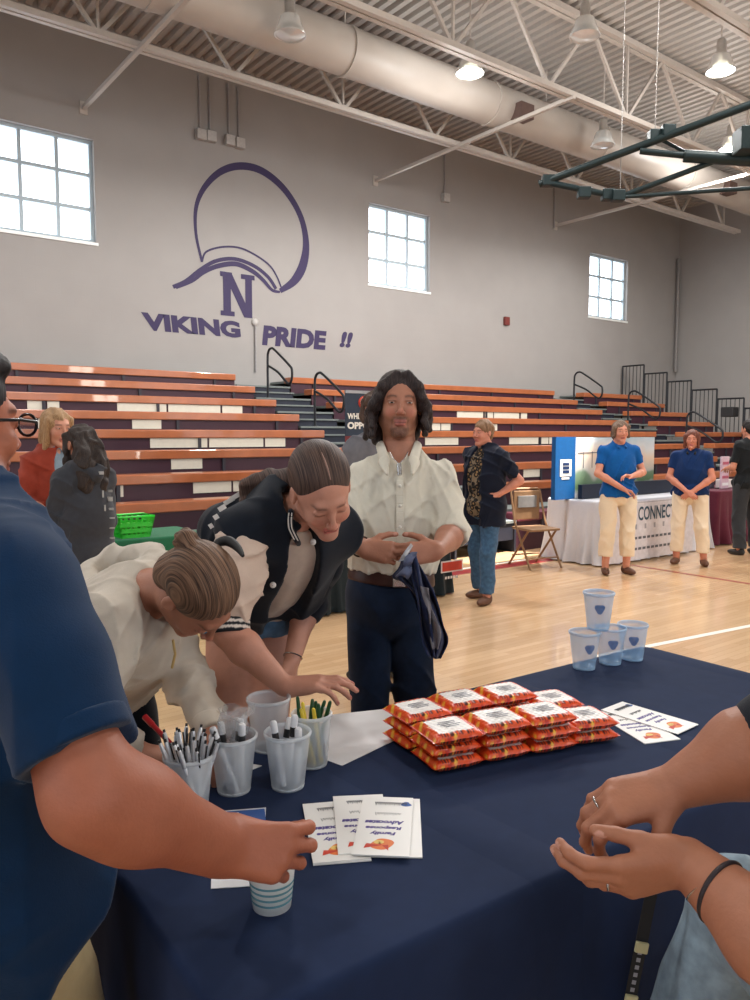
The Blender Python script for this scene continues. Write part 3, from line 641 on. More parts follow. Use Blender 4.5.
def hairmat(name, base, alt, M, down=False, rough=.42):
    m = mat(name, base, rough+.13, var=.05, spec=.3)
    if m.get('done'): return m
    m['done'] = 1
    def fn(nt, b, L):
        tc = nt.nodes.new('ShaderNodeTexCoord'); geo = nt.nodes.new('ShaderNodeNewGeometry'); cx = nt.nodes.new('ShaderNodeCombineXYZ')
        for i, sc_ in enumerate((420, 420, 9) if down else (460, 11, 11)):
            dt = nt.nodes.new('ShaderNodeVectorMath'); dt.operation = 'DOT_PRODUCT'; L(geo.outputs['Position'], dt.inputs[0]); dt.inputs[1].default_value = tuple(float(v)*sc_ for v in M[:, i]); L(dt.outputs['Value'], cx.inputs[i])
        no = nt.nodes.new('ShaderNodeTexNoise'); no.inputs['Scale'].default_value = 1; no.inputs['Detail'].default_value = 3; no.inputs['Distortion'].default_value = .4; L(cx.outputs[0], no.inputs['Vector'])
        cr = nt.nodes.new('ShaderNodeValToRGB'); e = cr.color_ramp.elements; e[0].position = .32; e[0].color = (*lin(base), 1); e[1].position = .72; e[1].color = (*lin(alt), 1); L(no.outputs['Fac'], cr.inputs['Fac']); L(cr.outputs[0], b.inputs['Base Color'])
        bp = nt.nodes.new('ShaderNodeBump'); bp.inputs['Strength'].default_value = .5; bp.inputs['Distance'].default_value = .003; L(no.outputs['Fac'], bp.inputs['Height']); L(bp.outputs[0], b.inputs['Normal'])
    return tune(m, fn)
SK = dict(tan=(172, 118, 95), fair=(192, 138, 117), ruddy=(162, 98, 74), olive=(168, 112, 86))
def place(name, label, xy): return thing(name, label, 'person', (xy[0], xy[1], 0))
M_denim = cloth('dark_indigo_denim', (20, 33, 54), var=.2); M_ldenim = cloth('light_blue_denim', (96, 122, 146), var=.22)
M_blackcloth = cloth('black_knit', (22, 25, 32)); M_silver = mat('silver', (200, 200, 200), .25, metal=.9)
M_khaki = cloth('khaki_twill', (176, 156, 116)); M_leather = mat('brown_leather', (62, 34, 28), .45)
# ---------------------------------------------------------------- man in the white shirt
t = place('person', 'man with wavy dark hair in an off-white button shirt standing behind the table', P(400, 500, 2.82)[:2])
hc = P(399, 405, 2.8); HM = frame(cdir(.04, .02, -1), cdir(.02, 1, .06)); J = dict(sh0=P(362, 477, 2.82), sh1=P(440, 477, 2.82), nk=P(400, 455, 2.83), pv=P(390, 592, 2.84), fw=cdir(0, 0, -1))
e0, w0, e1, w1 = P(342, 531, 2.72), P(364, 549, 2.53), P(453, 533, 2.72), P(437, 551, 2.51)
legs = [(P(369, 612, 2.85), P(370, 722, 2.80), P(374, 834, 2.86)), (P(411, 612, 2.85), P(414, 722, 2.84), P(418, 832, 2.9))]
TQ, TM, TU, TF = torso(J, 0, .93, .9)
h0, n0 = hand(w0, cdir(.92, -.10, -.25), cdir(.1, -.25, 1), cdir(0, 1, .2), .98, fc=((35, 45, 25), (40, 50, 30), (50, 50, 30), (55, 50, 30)), tc=(25, 25))
h1, n1 = hand(w1, cdir(-.92, -.05, -.25), cdir(-.1, -.25, 1), cdir(0, 1, .2), .98, fc=((35, 45, 25), (42, 50, 30), (50, 50, 30), (55, 50, 30)), tc=(25, 25))
body = head_prims(hc, HM, 1.0, J['nk'], .055, True)+TQ+arm(J['sh0'], e0, w0, (.048, .044, .040, .027))+arm(J['sh1'], e1, w1, (.048, .044, .040, .027))+h0+h1
for a, b, c_ in legs: body += leg(a, b, c_)
body.append(cap(legs[0][2], legs[0][2]+cdir(-.1, -.25, -.6)*.14, .036, .03)); body.append(cap(legs[1][2], legs[1][2]+cdir(.2, -.25, -.6)*.14, .036, .03))
HD = ((30, 21, 19), .85, False)
blob('body', body, .0042, SKIN(), t, colfn=lambda p: nail_cols(head_cols(hc, HM, 1, SK['tan'], p, (168, 96, 88), (36, 26, 24), HD), p, n0+n1))
eyes(t, hc, HM, 1.)
LH = lambda x, y, z: hc+HM@A3(x, y, z)
hq = [ell(LH(0, -.026, .044), (.084, .098, .086), HM, .01), ell(LH(0, -.05, -.01), (.080, .072, .10), HM, .02)]
hq += [group([ell(LH(0, .12, -.075), (.056, .10, .122), HM)], .012, 's')]
r_ = np.random.default_rng(3)
for g in (-1, 1):
    hq.append(cap(LH(g*.020-.006, .052, .106), LH(g*.064, .056, .062), .015, .017, k=.02)); hq.append(cap(LH(g*.064, .054, .062), LH(g*.077, .03, -.01), .017, .016, k=.012))
    for i in range(11):
        a = i/10; x0_, y0_ = g*(.069+.006*r_.random()), .045-.125*a; zl = -.07-.055*r_.random(); ph_ = r_.uniform(0, 6)
        pts = [LH(x0_+g*(.008+.012*math.sin(ph_+k*1.5))*min(1, k/2.)+g*.0052*k, y0_+.014*math.cos(ph_+k*1.7), .05+(zl-.05)*k/5) for k in range(6)]
        for k in range(5): hq.append(cap(pts[k], pts[k+1], .0165-.0012*k, .0155-.0014*k, k=.007))
for i in range(8):
    x = -.07+.02*i; pts = [LH(x+.01*math.sin(k*1.6+i), -.098-.01*math.sin(k+i), .02-.03*k) for k in range(6)]
    for k in range(5): hq.append(cap(pts[k], pts[k+1], .018, .016, k=.007))
blob('hair', hq, .0034, hairmat('wavy_dark_hair', (20, 16, 17), (74, 62, 60), HM, True), t, disp=grooves(.0010, [HM[:, 0], HM[:, 1]], 420))
sh = torso(J, .014, 1.04, 1., 1.14)[0]
hem = P(395, 577, 2.68)
sq = [group(sh+[cap(J['pv'], J['pv']+TU*.1, .15, .15, k=.04, flat=(TF, .74)), plane(hem, -TU+TM[:, 0]*.05, .004)], .02)]
for s_, e_, w_, x in ((J['sh0'], e0, w0, -1), (J['sh1'], e1, w1, 1)):
    f_ = e_+(w_-e_)*.12; sq.append(sleeve([s_, s_+(e_-s_)*.5, e_+(s_-e_)*.08, f_], [.056, .056, .055, .053], .03)); sq.append(sleeve([e_+(s_-e_)*.16, f_+(w_-e_)*.03], [.059, .057], .004, True, cut0=True))
sq.append(cap(hc+HM@A3(0, -.01, -.10), P(399, 462, 2.68), .058, .030, k=.006, op='s')); sq.append(cap(P(399, 455, 2.70), P(400, 476, 2.62), .030, .006, k=.004, op='s'))
M_ws = cloth('off_white_linen', (214, 208, 192), var=.03)
f1_, f2_ = creases(.0085, 19, 4, [A3(.9, -.3, .15), A3(.6, -.5, .6)]), creases(.004, 46, 9)
shirt = blob('shirt', sq, .0055, M_ws, t, disp=lambda p: f1_(p)+f2_(p))
cq = []
for x in (-1, 1):
    a = P(399+x*19, 445, 2.80); b = P(399+x*14, 462, 2.72); c_ = P(400+x*11, 474, 2.665); cq += [cap(a, b, .018, .021, k=.008, flat=(cdir(x*.6, .5, -.6), .42)), cap(b+CR*x*.006, c_+CR*x*.006, .020, .007, k=.008, flat=(cdir(x*.35, .4, -.9), .42))]
cq.append(cap(P(384, 448, 2.86), P(414, 448, 2.86), .022, k=.02))
cq.append(cap(hc+HM@A3(0, 0, -.09), P(399, 462, 2.66), .053, .030, k=.004, op='s'))
blob('collar', cq, .0045, M_ws, t)
pts = [P(400, 478, 2.665), P(400.5, 500, 2.64), P(400, 525, 2.63), P(399, 550, 2.655), P(398, 576, 2.70)]
def onbody(p0, V, push=.004):      # slide a point along the view onto a garment's surface
    d = nrm(p0-CO); W_ = V-CO; tt = W_@d; off = np.linalg.norm(W_-tt[:, None]*d, axis=1); m = off < .012
    return CO+d*(tt[m].min()-push) if m.any() else p0
def wv(o):
    n = len(o.data.vertices); a = np.empty(n*3, np.float32); o.data.vertices.foreach_get('co', a); a = a.reshape(-1, 3).astype(float); r = o
    while r.parent: r = r.parent
    M = np.array(ROOTM[r.name]) if r.name in ROOTM else np.eye(4); return a@M[:3, :3].T+M[:3, 3]
SV = wv(shirt); pp = [onbody(P(400, y, 2.7), SV, .001) for y in range(480, 577, 8)]
m = MB()
for a, b in zip(pp[:-1], pp[1:]): m.obox((a+b)/2, CR*.014, (b-a)/2*1.02, FH*.003)
m.build('button_placket', M_ws, t, bevel=.002)
for y in (486, 506, 527, 548, 568):
    c_ = onbody(P(400, y, 2.7), SV, .004); MB().lathe(c_, [(.001, .003), (.005, .003), (.006, 0)], 10, axis=-FH).build('button', mat('shell_button', (228, 224, 214), .3), t)
bq = [ell(J['pv']+TU*.03, (.160, .124, .17), TM), plane(P(390, 572, 2.7), TU), plane(P(390, 588, 2.7), -TU)]
blob('belt', bq, .006, M_leather, t)
MB().obox(P(399, 582, 2.70), CR*.022, A3(0, 0, .018), FH*.004).build('belt_buckle', M_silver, t, bevel=.003)
jq = [group([ell(J['pv']-TU*.02, (.160, .124, .155), TM, .03)]+sum([[cap(a, b, .084, .070, k=.015), cap(b, c_, .070, .066, k=.02)] for a, b, c_ in legs], [])+[plane(P(390, 581, 2.84), TU), plane((0, 0, .07), (0, 0, -1))], .01)]
blob('jeans', jq, .007, M_denim, t, disp=creases(.010, 22, 12, [A3(.3, .1, 1), A3(1, 0, .6)]))
for y_, x in ((0, -1), (1, 1)): shoe('shoe', legs[y_][2], cdir(x*.15, 0, -1), mat('black_shoe', (30, 28, 28), .5), t)
pc = MB(); pc.tube([P(390, 452, 2.70), P(394, 459, 2.66), P(399, 464, 2.635), P(404, 459, 2.66), P(408, 452, 2.70)], .0022, 6); pc.build('necklace', M_silver, t)
MB().tube([P(399, 464, 2.63), P(399.5, 475, 2.62)], .0085, 8).build('pendant', M_silver, t)
c_ = w0+(e0-w0)*.12; dd = nrm(e0-w0); MB().lathe(c_, [(.034+.003*math.cos(a), .003*math.sin(a)) for a in np.linspace(0, 6.283, 9)], 24, axis=dd).build('bracelet', M_leather, t)
# jacket held in his hands: pleated hanging cloth
def drape(name, left, right, z0_, amp, npl, m, parent=None, seed=0, th=.004, nu=44, nv=34):
    r = np.random.default_rng(seed); ph = r.uniform(0, 6.3, 4); V = []
    lv = smooth(left, 12); rv = smooth(right, 12); n = min(len(lv), len(rv)); idx = np.linspace(0, n-1, nv).astype(int)
    for q, i_ in enumerate(idx):
        v = q/(nv-1)
        for k in range(nu):
            u = k/(nu-1); px, py = lv[i_]*(1-u)+rv[i_]*u; g = .35+.65*v
            w_ = math.sin(u*npl*math.pi+ph[0]+.9*math.sin(v*3+ph[1])); w_ = math.copysign(abs(w_)**.65, w_)
            V.append(P(px+1.2*math.sin(v*9+u*5+ph[2]), py+1.5*math.sin(u*7+ph[3])*v, z0_+amp*g*w_+.008*math.sin(v*11+u*4)))
    F_ = [(i_*nu+k, (i_+1)*nu+k, (i_+1)*nu+k+1, i_*nu+k+1) for i_ in range(nv-1) for k in range(nu-1)]
    o = MB().add(V, F_, 0, True).build(name, m, parent); so = o.modifiers.new('thickness', 'SOLIDIFY'); so.thickness = th; so.offset = 0; return o
M_dj = cloth('navy_denim_jacket', (36, 46, 76), var=.22)
dj = thing('denim_jacket', 'dark blue denim jacket hanging folded from the hands of the man in the white shirt', 'jacket', tuple(P(425, 600, 2.5)))
drape('front_panel', [(404, 556), (398, 568), (391, 577), (404, 583), (414, 596), (421, 622), (427, 652)], [(415, 554), (421, 566), (428, 582), (437, 605), (443, 625), (449, 642), (440, 660)], 2.42, .030, 5, M_dj, dj, 3)
drape('hanging_sleeve', [(408, 556), (412, 575), (416, 600), (420, 625), (424, 645), (427, 657)], [(416, 556), (422, 578), (426, 600), (430, 622), (434, 645), (436, 658)], 2.375, .018, 2.4, M_dj, dj, 9)
drape('grey_lining', [(421, 586), (425, 600), (428, 615), (431, 632), (433, 648)], [(427, 588), (431, 602), (436, 618), (440, 634), (439, 648)], 2.355, .010, 2, cloth('grey_lining', (120, 118, 124), var=.1), dj, 5)
drape('inside_seam', [(409, 553), (405, 561), (401, 570), (397, 576)], [(416, 552), (414, 562), (411, 570), (409, 578)], 2.37, .012, 1.5, cloth('pale_seam', (92, 100, 126), var=.1), dj, 6)
MB().poly([P(398, 562, 2.38), P(404, 552, 2.38), P(411, 543, 2.40), P(413, 546, 2.40), P(405, 560, 2.38)], .002, FH).build('clear_wrapper', mat('clear_plastic', (214, 220, 228), .15, trans=.5), dj)
# ---------------------------------------------------------------- woman in the varsity jacket
t = place('person', 'woman in a black varsity jacket with cream sleeves bending over the table', P(262, 500, 2.5)[:2])
hc = P(322, 492, 2.03); HM = frame(cdir(.34, -.64, -.69), cdir(.04, .76, -.6)); J = dict(sh0=P(244, 532, 2.10), sh1=P(336, 528, 2.30), nk=P(287, 514, 2.19), pv=P(256, 612, 2.58), fw=cdir(.35, -.8, -.5))
e0, w0, e1, w1 = P(228, 632, 2.02), P(284, 686, 1.96), P(308, 600, 2.50), P(292, 660, 2.38)
legs = [(P(233, 636, 2.56), P(222, 778, 2.42), P(225, 905, 2.50)), (P(268, 634, 2.60), P(268, 778, 2.48), P(272, 900, 2.56))]
TQ, TM, TU, TF = torso(J, 0, 1, .95)
h0, n0 = hand(w0, cdir(.96, .06, .05), cdir(.1, -1, .1), cdir(.1, -.2, 1), 1.0, fc=((4, 18, 12), (8, 20, 14), (14, 24, 16), (22, 28, 18)), tc=(35, 20), spread=.03)
h1, n1 = hand(w1, cdir(-.05, -1, 0), cdir(-1, 0, .1), cdir(0, 0, -1), .95)
body = head_prims(hc, HM, .97, J['nk'], .046)+TQ+arm(J['sh0'], e0, w0, (.045, .042, .040, .026))+arm(J['sh1'], e1, w1)+h0+h1
for a, b, c_ in legs: body += leg(a, b, c_, (.088, .056, .052, .036))
blob('body', body, .0042, SKIN(), t, colfn=lambda p: nail_cols(head_cols(hc, HM, .97, SK['fair'], p, (188, 96, 92), (80, 58, 50), closed=True), p, n0+n1, (150, 40, 50)))
LH = lambda x, y, z: hc+HM@A3(x, y, z)
hq = [ell(LH(0, -.028, .046), (.080, .094, .080), HM, .01), ell(LH(0, -.06, 0), (.072, .060, .075), HM, .02), ell(LH(0, .115, -.045), (.075, .088, .105), HM, .010, 's'),
      cap(LH(-.1, -.0, -.055), LH(.1, -.0, -.055), .052, k=.012, op='s'), cap(LH(0, .07, .118), LH(0, -.04, .142), .002, k=.004, op='s')]
b0 = LH(-.03, -.105, .0); pt = [b0, P(284, 482, 2.20), P(270, 484, 2.24), P(256, 488, 2.24), P(243, 492, 2.22)]
for i in range(7):
    o_ = [LH(0, 0, 0)*0+HM@A3(0, 0, 0)+A3(0, 0, (i-3)*.009)*min(1, k/2)+FH*(((i*7) % 5)-2)*.006 for k in range(5)]
    for k in range(4): hq.append(cap(pt[k]+o_[k], pt[k+1]+o_[k+1], .024-.0035*k, .0205-.0035*k, k=.012))
hcol = stripes((38, 30, 29), (98, 78, 70), [HM[:, 0]+HM[:, 1]*.2, A3(0, 0, 1)], 230, 5)
def hc2(p):
    c = hcol(p); q = (p-hc)@HM; m = (np.abs(q[:, 0]) < .0035) & (q[:, 2] > .06) & (q[:, 1] > -.05); c[m] = lin((176, 138, 120)); return c
blob('hair', hq, .0030, hairmat('dark_brown_parted_hair', (40, 29, 27), (104, 82, 72), HM), t); MB().tube([LH(0, .066-.0, .108), LH(0, .045, .122), LH(0, .015, .1305), LH(0, -.01, .132)], [.0012, .0022, .0020, .0008], 6).build('hair_parting', mat('scalp', (150, 116, 102), .6), t)
MB().obox(P(296, 477, 2.02), cdir(.5, .85, 0)*.022, cdir(.85, -.5, 0)*.006, FH*.006).build('hair_clip', M_silver, t, bevel=.003)
blob('tee_shirt', [group(torso(J, .008, 1, 1)[0]+[plane(J['pv']+TU*.06, -TU)], .01), cap(hc, J['nk']+TF*.02, .06, .052, k=.006, op='s')], .006, cloth('oatmeal_jersey', (188, 172, 158)), t, disp=folds(.003, 40, 3))
jk = [group(torso(J, .034, 1.04, 1.06, 1.12)[0]+[cap(J['nk']-TF*.03, P(226, 532, 2.38), .085, .085, k=.05), cap(P(226, 532, 2.38), P(240, 590, 2.55), .085, .10, k=.05), plane(J['pv']+TU*.125, -TU)], .02)]
fr0 = J['nk']+TF*.06; jk.append(group([cap(J['nk']+TF*.12+TU*.05, J['pv']+TF*.20+TU*.02, .045, .075, k=.01)], .008, 's')); jk.append(cap(hc, J['nk'], .066, .058, k=.006, op='s'))
jv = blob('varsity_jacket', jk, .006, cloth('black_wool', (20, 26, 36)), t, disp=creases(.012, 17, 8))
sc_ = cloth('cream_sleeve', (205, 184, 168), var=.04)
blob('sleeve', [sleeve([J['sh0']+(e0-J['sh0'])*.12, J['sh0']+(e0-J['sh0'])*.5, e0+(J['sh0']-e0)*.10], [.074, .070, .052], .02)], .005, sc_, t, disp=creases(.012, 26, 5, [A3(0, 0, 1), A3(.5, 0, 1)]))
blob('sleeve', [sleeve([J['sh1'], J['sh1']+(e1-J['sh1'])*.5, e1, e1+(w1-e1)*.3], [.062, .060, .058, .050], .02)], .006, cloth('black_wool', (20, 26, 36)), t, disp=folds(.006, 40, 6))
ca, cb = e0+(J['sh0']-e0)*.12, e0+(w0-e0)*.04; ax_ = nrm(cb-ca); Lc_ = np.linalg.norm(cb-ca)
def cuffcol(p):
    v = ((p-ca)@ax_)/Lc_; c = np.tile(lin((20, 24, 32)), (len(p), 1)); c[((v > .2) & (v < .38)) | ((v > .58) & (v < .78))] = lin((215, 205, 195)); return c
blob('cuff', [sleeve([ca, cb], [.052, .052], .004, True, cut0=True)], .004, ATTR('rib_knit', .9), t, colfn=cuffcol)
# ribbed collar and buttons
V_ = wv(jv)
pc = [P(293, 498, 2.14), P(291, 508, 2.09), P(290, 520, 2.055), P(290, 532, 2.05), P(292, 543, 2.05)]
pc = [P(294-5*math.sin(math.pi*k/12)+(k > 8)*(k-8)*.9, 496+4*k, 9.) for k in range(13)]; pc = [q for q in (onbody(p, V_, .002) for p in pc) if (q-CO)@CF < 3]; pj = smooth(pc, 3)
MB().tube([p+CR*.003 for p in pj], .008, 8).build('collar', cloth('black_wool', (20, 26, 36)), t)
for dx in (-2.2, 2.2): MB().tube([p-FH*.007+CR*(dx*.0018+.003) for p in pj], .0019, 6).build('collar_stripe', mat('white_stripe', (226, 222, 216), .7), t)
for px, py in ((313, 542), (273, 585)):
    c_ = onbody(P(px, py, 2.2), V_, .003); MB().lathe(c_, [(.001, .006), (.007, .005), (.009, 0)], 12, axis=-FH).build('snap_button', mat('white_snap', (230, 228, 226), .3), t)
# white lettering patches on the jacket back
bk = MB()
for px, py, w_, h_ in ((236, 496, 8, 3), (229, 501, 6, 3), (222, 508, 4, 3), (216, 517, 2.5, 3), (211, 526, 2, 3)):
    c_ = onbody(P(px, py, 9.), V_, .003)
    if (c_-CO)@CF < 4: bk.obox(c_, cdir(.85, .5, 0)*w_*.0026, cdir(-.5, .85, -.2)*h_*.0022, FH*.002)
bk.build('back_lettering', mat('white_stripe', (226, 222, 216), .7), t)
dq = [group([ell(J['pv']-A3(0, 0, .05), (.165, .13, .14), TM, .03)]+[cap(a, a+(b-a)*.30, .098, .092, k=.03) for a, b, _ in legs]+[plane(P(250, 640, 2.45), (0, 0, -1))], .01)]
blob('denim_shorts', dq, .006, cloth('faded_denim', (84, 112, 138), var=.25), t, disp=folds(.003, 60, 2))
for l_ in legs: shoe('shoe', l_[2], cdir(0, 0, -1), mat('white_shoe', (205, 200, 196), .6), t, .24)
MB().lathe(w1+(e1-w1)*.05, [(.029+.002*math.cos(a), .002*math.sin(a)) for a in np.linspace(0, 6.283, 7)], 20, axis=nrm(e1-w1)).build('bracelet', M_silver, t)
# ---------------------------------------------------------------- woman in the cream hoodie
t = place('person', 'young woman in a cream hoodie bent over the table writing with a red pen', P(100, 600, 2.2)[:2])
hc = P(197, 595, 1.79); HM = frame(cdir(.42, -.9, -.04), cdir(.70, .34, -.62)); J = dict(sh0=P(104, 628, 1.78), sh1=P(158, 606, 2.08), nk=P(140, 590, 1.93), pv=P(98, 672, 2.28), fw=cdir(.6, -.7, -.3))
e0, w0, e1, w1 = P(82, 738, 1.66), P(137, 752, 1.72), P(190, 680, 2.02), P(212, 735, 1.82)
legs = [(P(88, 700, 2.22), P(118, 800, 2.16), P(110, 930, 2.3)), (P(122, 690, 2.42), P(146, 780, 2.34), P(140, 890, 2.45))]
TQ, TM, TU, TF = torso(J, 0, 1, .95)
h0, n0 = hand(w0, cdir(.75, -.25, .25), cdir(.55, -.8, .2), cdir(.2, .3, 1), .95, fc=((45, 55, 30), (50, 55, 30), (55, 55, 35), (55, 55, 35)), tc=(25, 30))
h1, n1 = hand(w1, cdir(.3, -.3, -.9), cdir(0, -1, .2), cdir(-1, 0, 0), .95)
body = head_prims(hc, HM, .97, J['nk'], .050)+TQ+arm(J['sh0'], e0, w0)+arm(J['sh1'], e1, w1)+h0+h1
for a, b, c_ in legs: body += leg(a, b, c_)
blob('body', body, .0042, SKIN(), t, colfn=lambda p: nail_cols(head_cols(hc, HM, .97, SK['tan'], p, (178, 100, 92), (88, 64, 50), closed=True), p, n0+n1))
LH = lambda x, y, z: hc+HM@A3(x, y, z)
hq = [ell(LH(0, -.026, .042), (.082, .096, .083), HM, .01), ell(LH(0, -.070, -.015), (.062, .050, .070), HM, .02), ell(LH(0, .118, -.045), (.085, .084, .108), HM, .010, 's'), cap(LH(-.1, .012, -.056), LH(.1, .012, -.056), .052, k=.012, op='s')]
r_ = np.random.default_rng(8); bun = LH(0, -.12, .055)
for i in range(9):
    a = r_.normal(size=3); b = nrm(np.cross(a, r_.normal(size=3))); a = nrm(a)
    pts = [bun+(a*math.cos(k*1.1)+b*math.sin(k*1.1))*(.018+.010*r_.random()) for k in range(5)]
    for k in range(4): hq.append(cap(pts[k], pts[k+1], .009, .008, k=.005))
hcol = stripes((62, 47, 39), (160, 124, 98), [HM[:, 0], HM[:, 0]+HM[:, 2]*.15], 260, 6, .75)
blob('hair', hq, .0030, hairmat('light_brown_pulled_hair', (58, 44, 37), (150, 116, 92), HM), t, disp=grooves(.0006, [HM[:, 0]], 420, 4))
m = MB(); cp = smooth([P(211, 551, 1.76), P(218, 543, 1.78), P(228, 541, 1.78), P(237, 547, 1.76), P(243, 556, 1.73)], 5); m.tube(cp, [.004+.008*math.sin(math.pi*i/(len(cp)-1)) for i in range(len(cp))], 8)
m.build('hair_claw', mat('black_plastic', (34, 34, 36), .6), t)
M_hood = cloth('cream_fleece', (194, 184, 170), var=.04); fh = creases(.016, 15, 31); fh2 = creases(.006, 34, 32)
hd = [group(torso(J, .034, 1.05, 1.15, 1.15)[0]+[plane(J['pv']-TU*.02, -TU)], .03), sleeve([J['sh0'], e0, e0+(w0-e0)*.9], [.072, .062, .044], .03), sleeve([J['sh1'], J['sh1']+(e1-J['sh1'])*.5, e1, e1+(w1-e1)*.85], [.070, .062, .058, .045], .03)]
hp = [P(168, 566, 2.0), P(145, 556, 2.10), P(115, 557, 2.16), P(92, 573, 2.12), P(84, 596, 1.98), P(98, 616, 1.86)]
hd += [cap(hp[i], hp[i+1], .034, .034, k=.018) for i in range(5)]+[cap(P(150, 570, 2.0), P(105, 590, 1.98), .035, .035, k=.02)]
hd += [cap(hc-HM[:, 2]*.05, J['nk']+TF*.01, .060, .052, k=.010, op='s')]
blob('hoodie', hd, .0055, M_hood, t, disp=lambda p: fh(p)+fh2(p))
blob('cuff', [sleeve([e0+(w0-e0)*.84, e0+(w0-e0)*1.0], [.040, .034], .004, True, cut0=True)], .004, M_hood, t, disp=grooves(.0012, [TF, TU], 400)); blob('cuff', [sleeve([e1+(w1-e1)*.80, e1+(w1-e1)*1.0], [.042, .036], .004, True, cut0=True)], .004, M_hood, t)
HV = None
jq = [group([ell(J['pv']-A3(0, 0, .03), (.16, .13, .14), TM, .03)]+sum([[cap(a, b, .090, .070, k=.03), cap(b, c_, .070, .055, k=.02)] for a, b, c_ in legs], []), .01)]
blob('trousers', jq, .009, M_blackcloth, t, disp=folds(.004, 25, 2))
for l_ in legs: shoe('shoe', l_[2], cdir(.6, 0, -1), mat('black_shoe', (30, 28, 28), .5), t, .24)
for a, b in ((P(173, 640, 1.78), P(172, 668, 1.80)),): MB().tube([a, (a+b)/2+CR*.006, b], .003, 6).build('drawstring', mat('tan_cord', (190, 160, 100), .7), t)
pn = thing('pen', 'red pen in the writing hand of the young woman in the cream hoodie', 'pen', tuple(P(158, 738, 1.72)))
a, b = P(145, 717, 1.74), P(171, 744, 1.70); c_ = onH(178, 752, .757); MB().tube([a, b], .0055, 10).build('barrel', mat('red_plastic', (176, 26, 36), .3), pn); MB().tube([b, b+(b-a)*.22], [.005, .0015], 8).build('tip', M_silver, pn); MB().tube([a+(a-b)*.02, a+(b-a)*.3], .0068, 10).build('cap', mat('red_plastic', (176, 26, 36), .3), pn)
# ---------------------------------------------------------------- big man at the left edge
t = place('person', 'bearded man with glasses in a navy t-shirt at the left edge holding a paper cup', (.24, 1.36))
hc = P(-46, 424, 1.30); HM = frame(cdir(.52, -.03, .85), cdir(.03, 1, -.03)); J = dict(sh0=P(12, 588, 1.07), sh1=A3(.27, 1.62, 1.36), nk=P(-35, 500, 1.28), pv=A3(.20, 1.34, .92), fw=A3(1, .05, 0))
e0, w0 = P(94, 796, .99), P(218, 845, 1.15); e1, w1 = A3(.10, 1.66, 1.08), A3(.20, 1.60, .86)
TQ, TM, TU, TF = torso(J, 0, 1.15, 1.25, 1.15)
legs = [(A3(.20, 1.24, .86), A3(.24, 1.22, .48), A3(.18, 1.22, .08)), (A3(.20, 1.46, .86), A3(.24, 1.50, .48), A3(.18, 1.50, .08))]
h0, n0 = hand(w0, cdir(.95, -.20, .12), cdir(.22, -.45, .9), cdir(0, .9, .42), 1.12, fc=((44, 58, 30), (46, 60, 32), (52, 62, 34), (62, 62, 36)), tc=(5, 10), tspread=.02, spread=.16)
h1, n1 = hand(w1, A3(.3, 0, -1), A3(0, -1, 0), A3(1, 0, 0), 1.1)
body = head_prims(hc, HM, 1.06, J['nk'], .066, True)+TQ+arm(J['sh0'], e0, w0, (.060, .057, .052, .045), .05)+arm(J['sh1'], e1, w1, (.066, .062, .058, .034))+h0+h1
for a, b, c_ in legs: body += leg(a, b, c_, (.10, .066, .06, .042))
fsk = folds(.0012, 90, 3)
blob('body', body, .0036, SKIN(), t, colfn=lambda p: nail_cols(head_cols(hc, HM, 1.06, SK['ruddy'], p, (160, 90, 80), (34, 26, 24), ((38, 28, 25), .85, True)), p, n0, (205, 150, 130)))
eyes(t, hc, HM, 1.06)
LH = lambda x, y, z: hc+HM@(A3(x, y, z)*1.06)
hq = [ell(LH(0, -.024, .048), (.086, .105, .090), HM, .01), ell(LH(0, -.06, -.01), (.078, .062, .08), HM, .02), ell(LH(0, .125, -.055), (.09, .085, .125), HM, .010, 's'), cap(LH(-.1, .02, -.052), LH(.1, .02, -.052), .050, k=.01, op='s')]
r_ = np.random.default_rng(2)
for i in range(7): b = LH(-.045+.015*i, .050, .112-.012*abs(i-3)*.5); hq.append(cap(b, b+HM@A3(0, -.05, .012), .014, .014, k=.02))
blob('hair', hq, .0036, hairmat('short_black_hair', (16, 14, 16), (50, 44, 46), HM), t, disp=grooves(.0007, [HM[:, 0], HM[:, 1]], 420))
gm = MB(); GM = mat('black_glasses_frame', (18, 18, 22), .25)
for g in (-1, 1):
    c_ = LH(g*.033, .105, .004); gm.tube([c_+HM@A3(.026*math.cos(a), 0, .019*math.sin(a)) for a in np.linspace(0, 2*math.pi, 21)], .0028, 6); gm.tube([LH(g*.060, .103, .010), LH(g*.080, .06, .012), LH(g*.086, -.01, .008), LH(g*.084, -.03, -.015)], .0032, 6)
gm.tube([LH(-.008, .106, .006), LH(0, .108, .010), LH(.008, .106, .006)], .002, 6); go = gm.build('glasses', GM, t)
lm = MB()
for g in (-1, 1): c_ = LH(g*.033, .105, .004); lm.add([c_]+[c_+HM@A3(.025*math.cos(a), 0, .018*math.sin(a)) for a in np.linspace(0, 2*math.pi, 25)], [(0, i+1, i+2) for i in range(24)])
lm.build('lens', mat('lens_glass', (240, 245, 250), .03, trans=.95, alpha=.35, spec=.8), go)
M_navy = cloth('navy_jersey', (10, 42, 74), var=.05)
fa, fb = creases(.018, 9, 41), creases(.006, 26, 42)
hq1, hq2 = P(114, 900, 1.2), P(50, 986, 1.16); ts = [group(torso(J, .022, 1.12, 1.25, 1.22, belly=.02)[0]+[cap(J['pv']+A3(.02, -.03, .12), J['pv']+A3(.035, -.03, -.12), .205, .205, k=.04), plane(hq1, np.cross(hq2-hq1, FH)*np.sign(-np.cross(hq2-hq1, FH)[2]))], .03)]
e_c = J['sh0']+(e0-J['sh0'])*.78
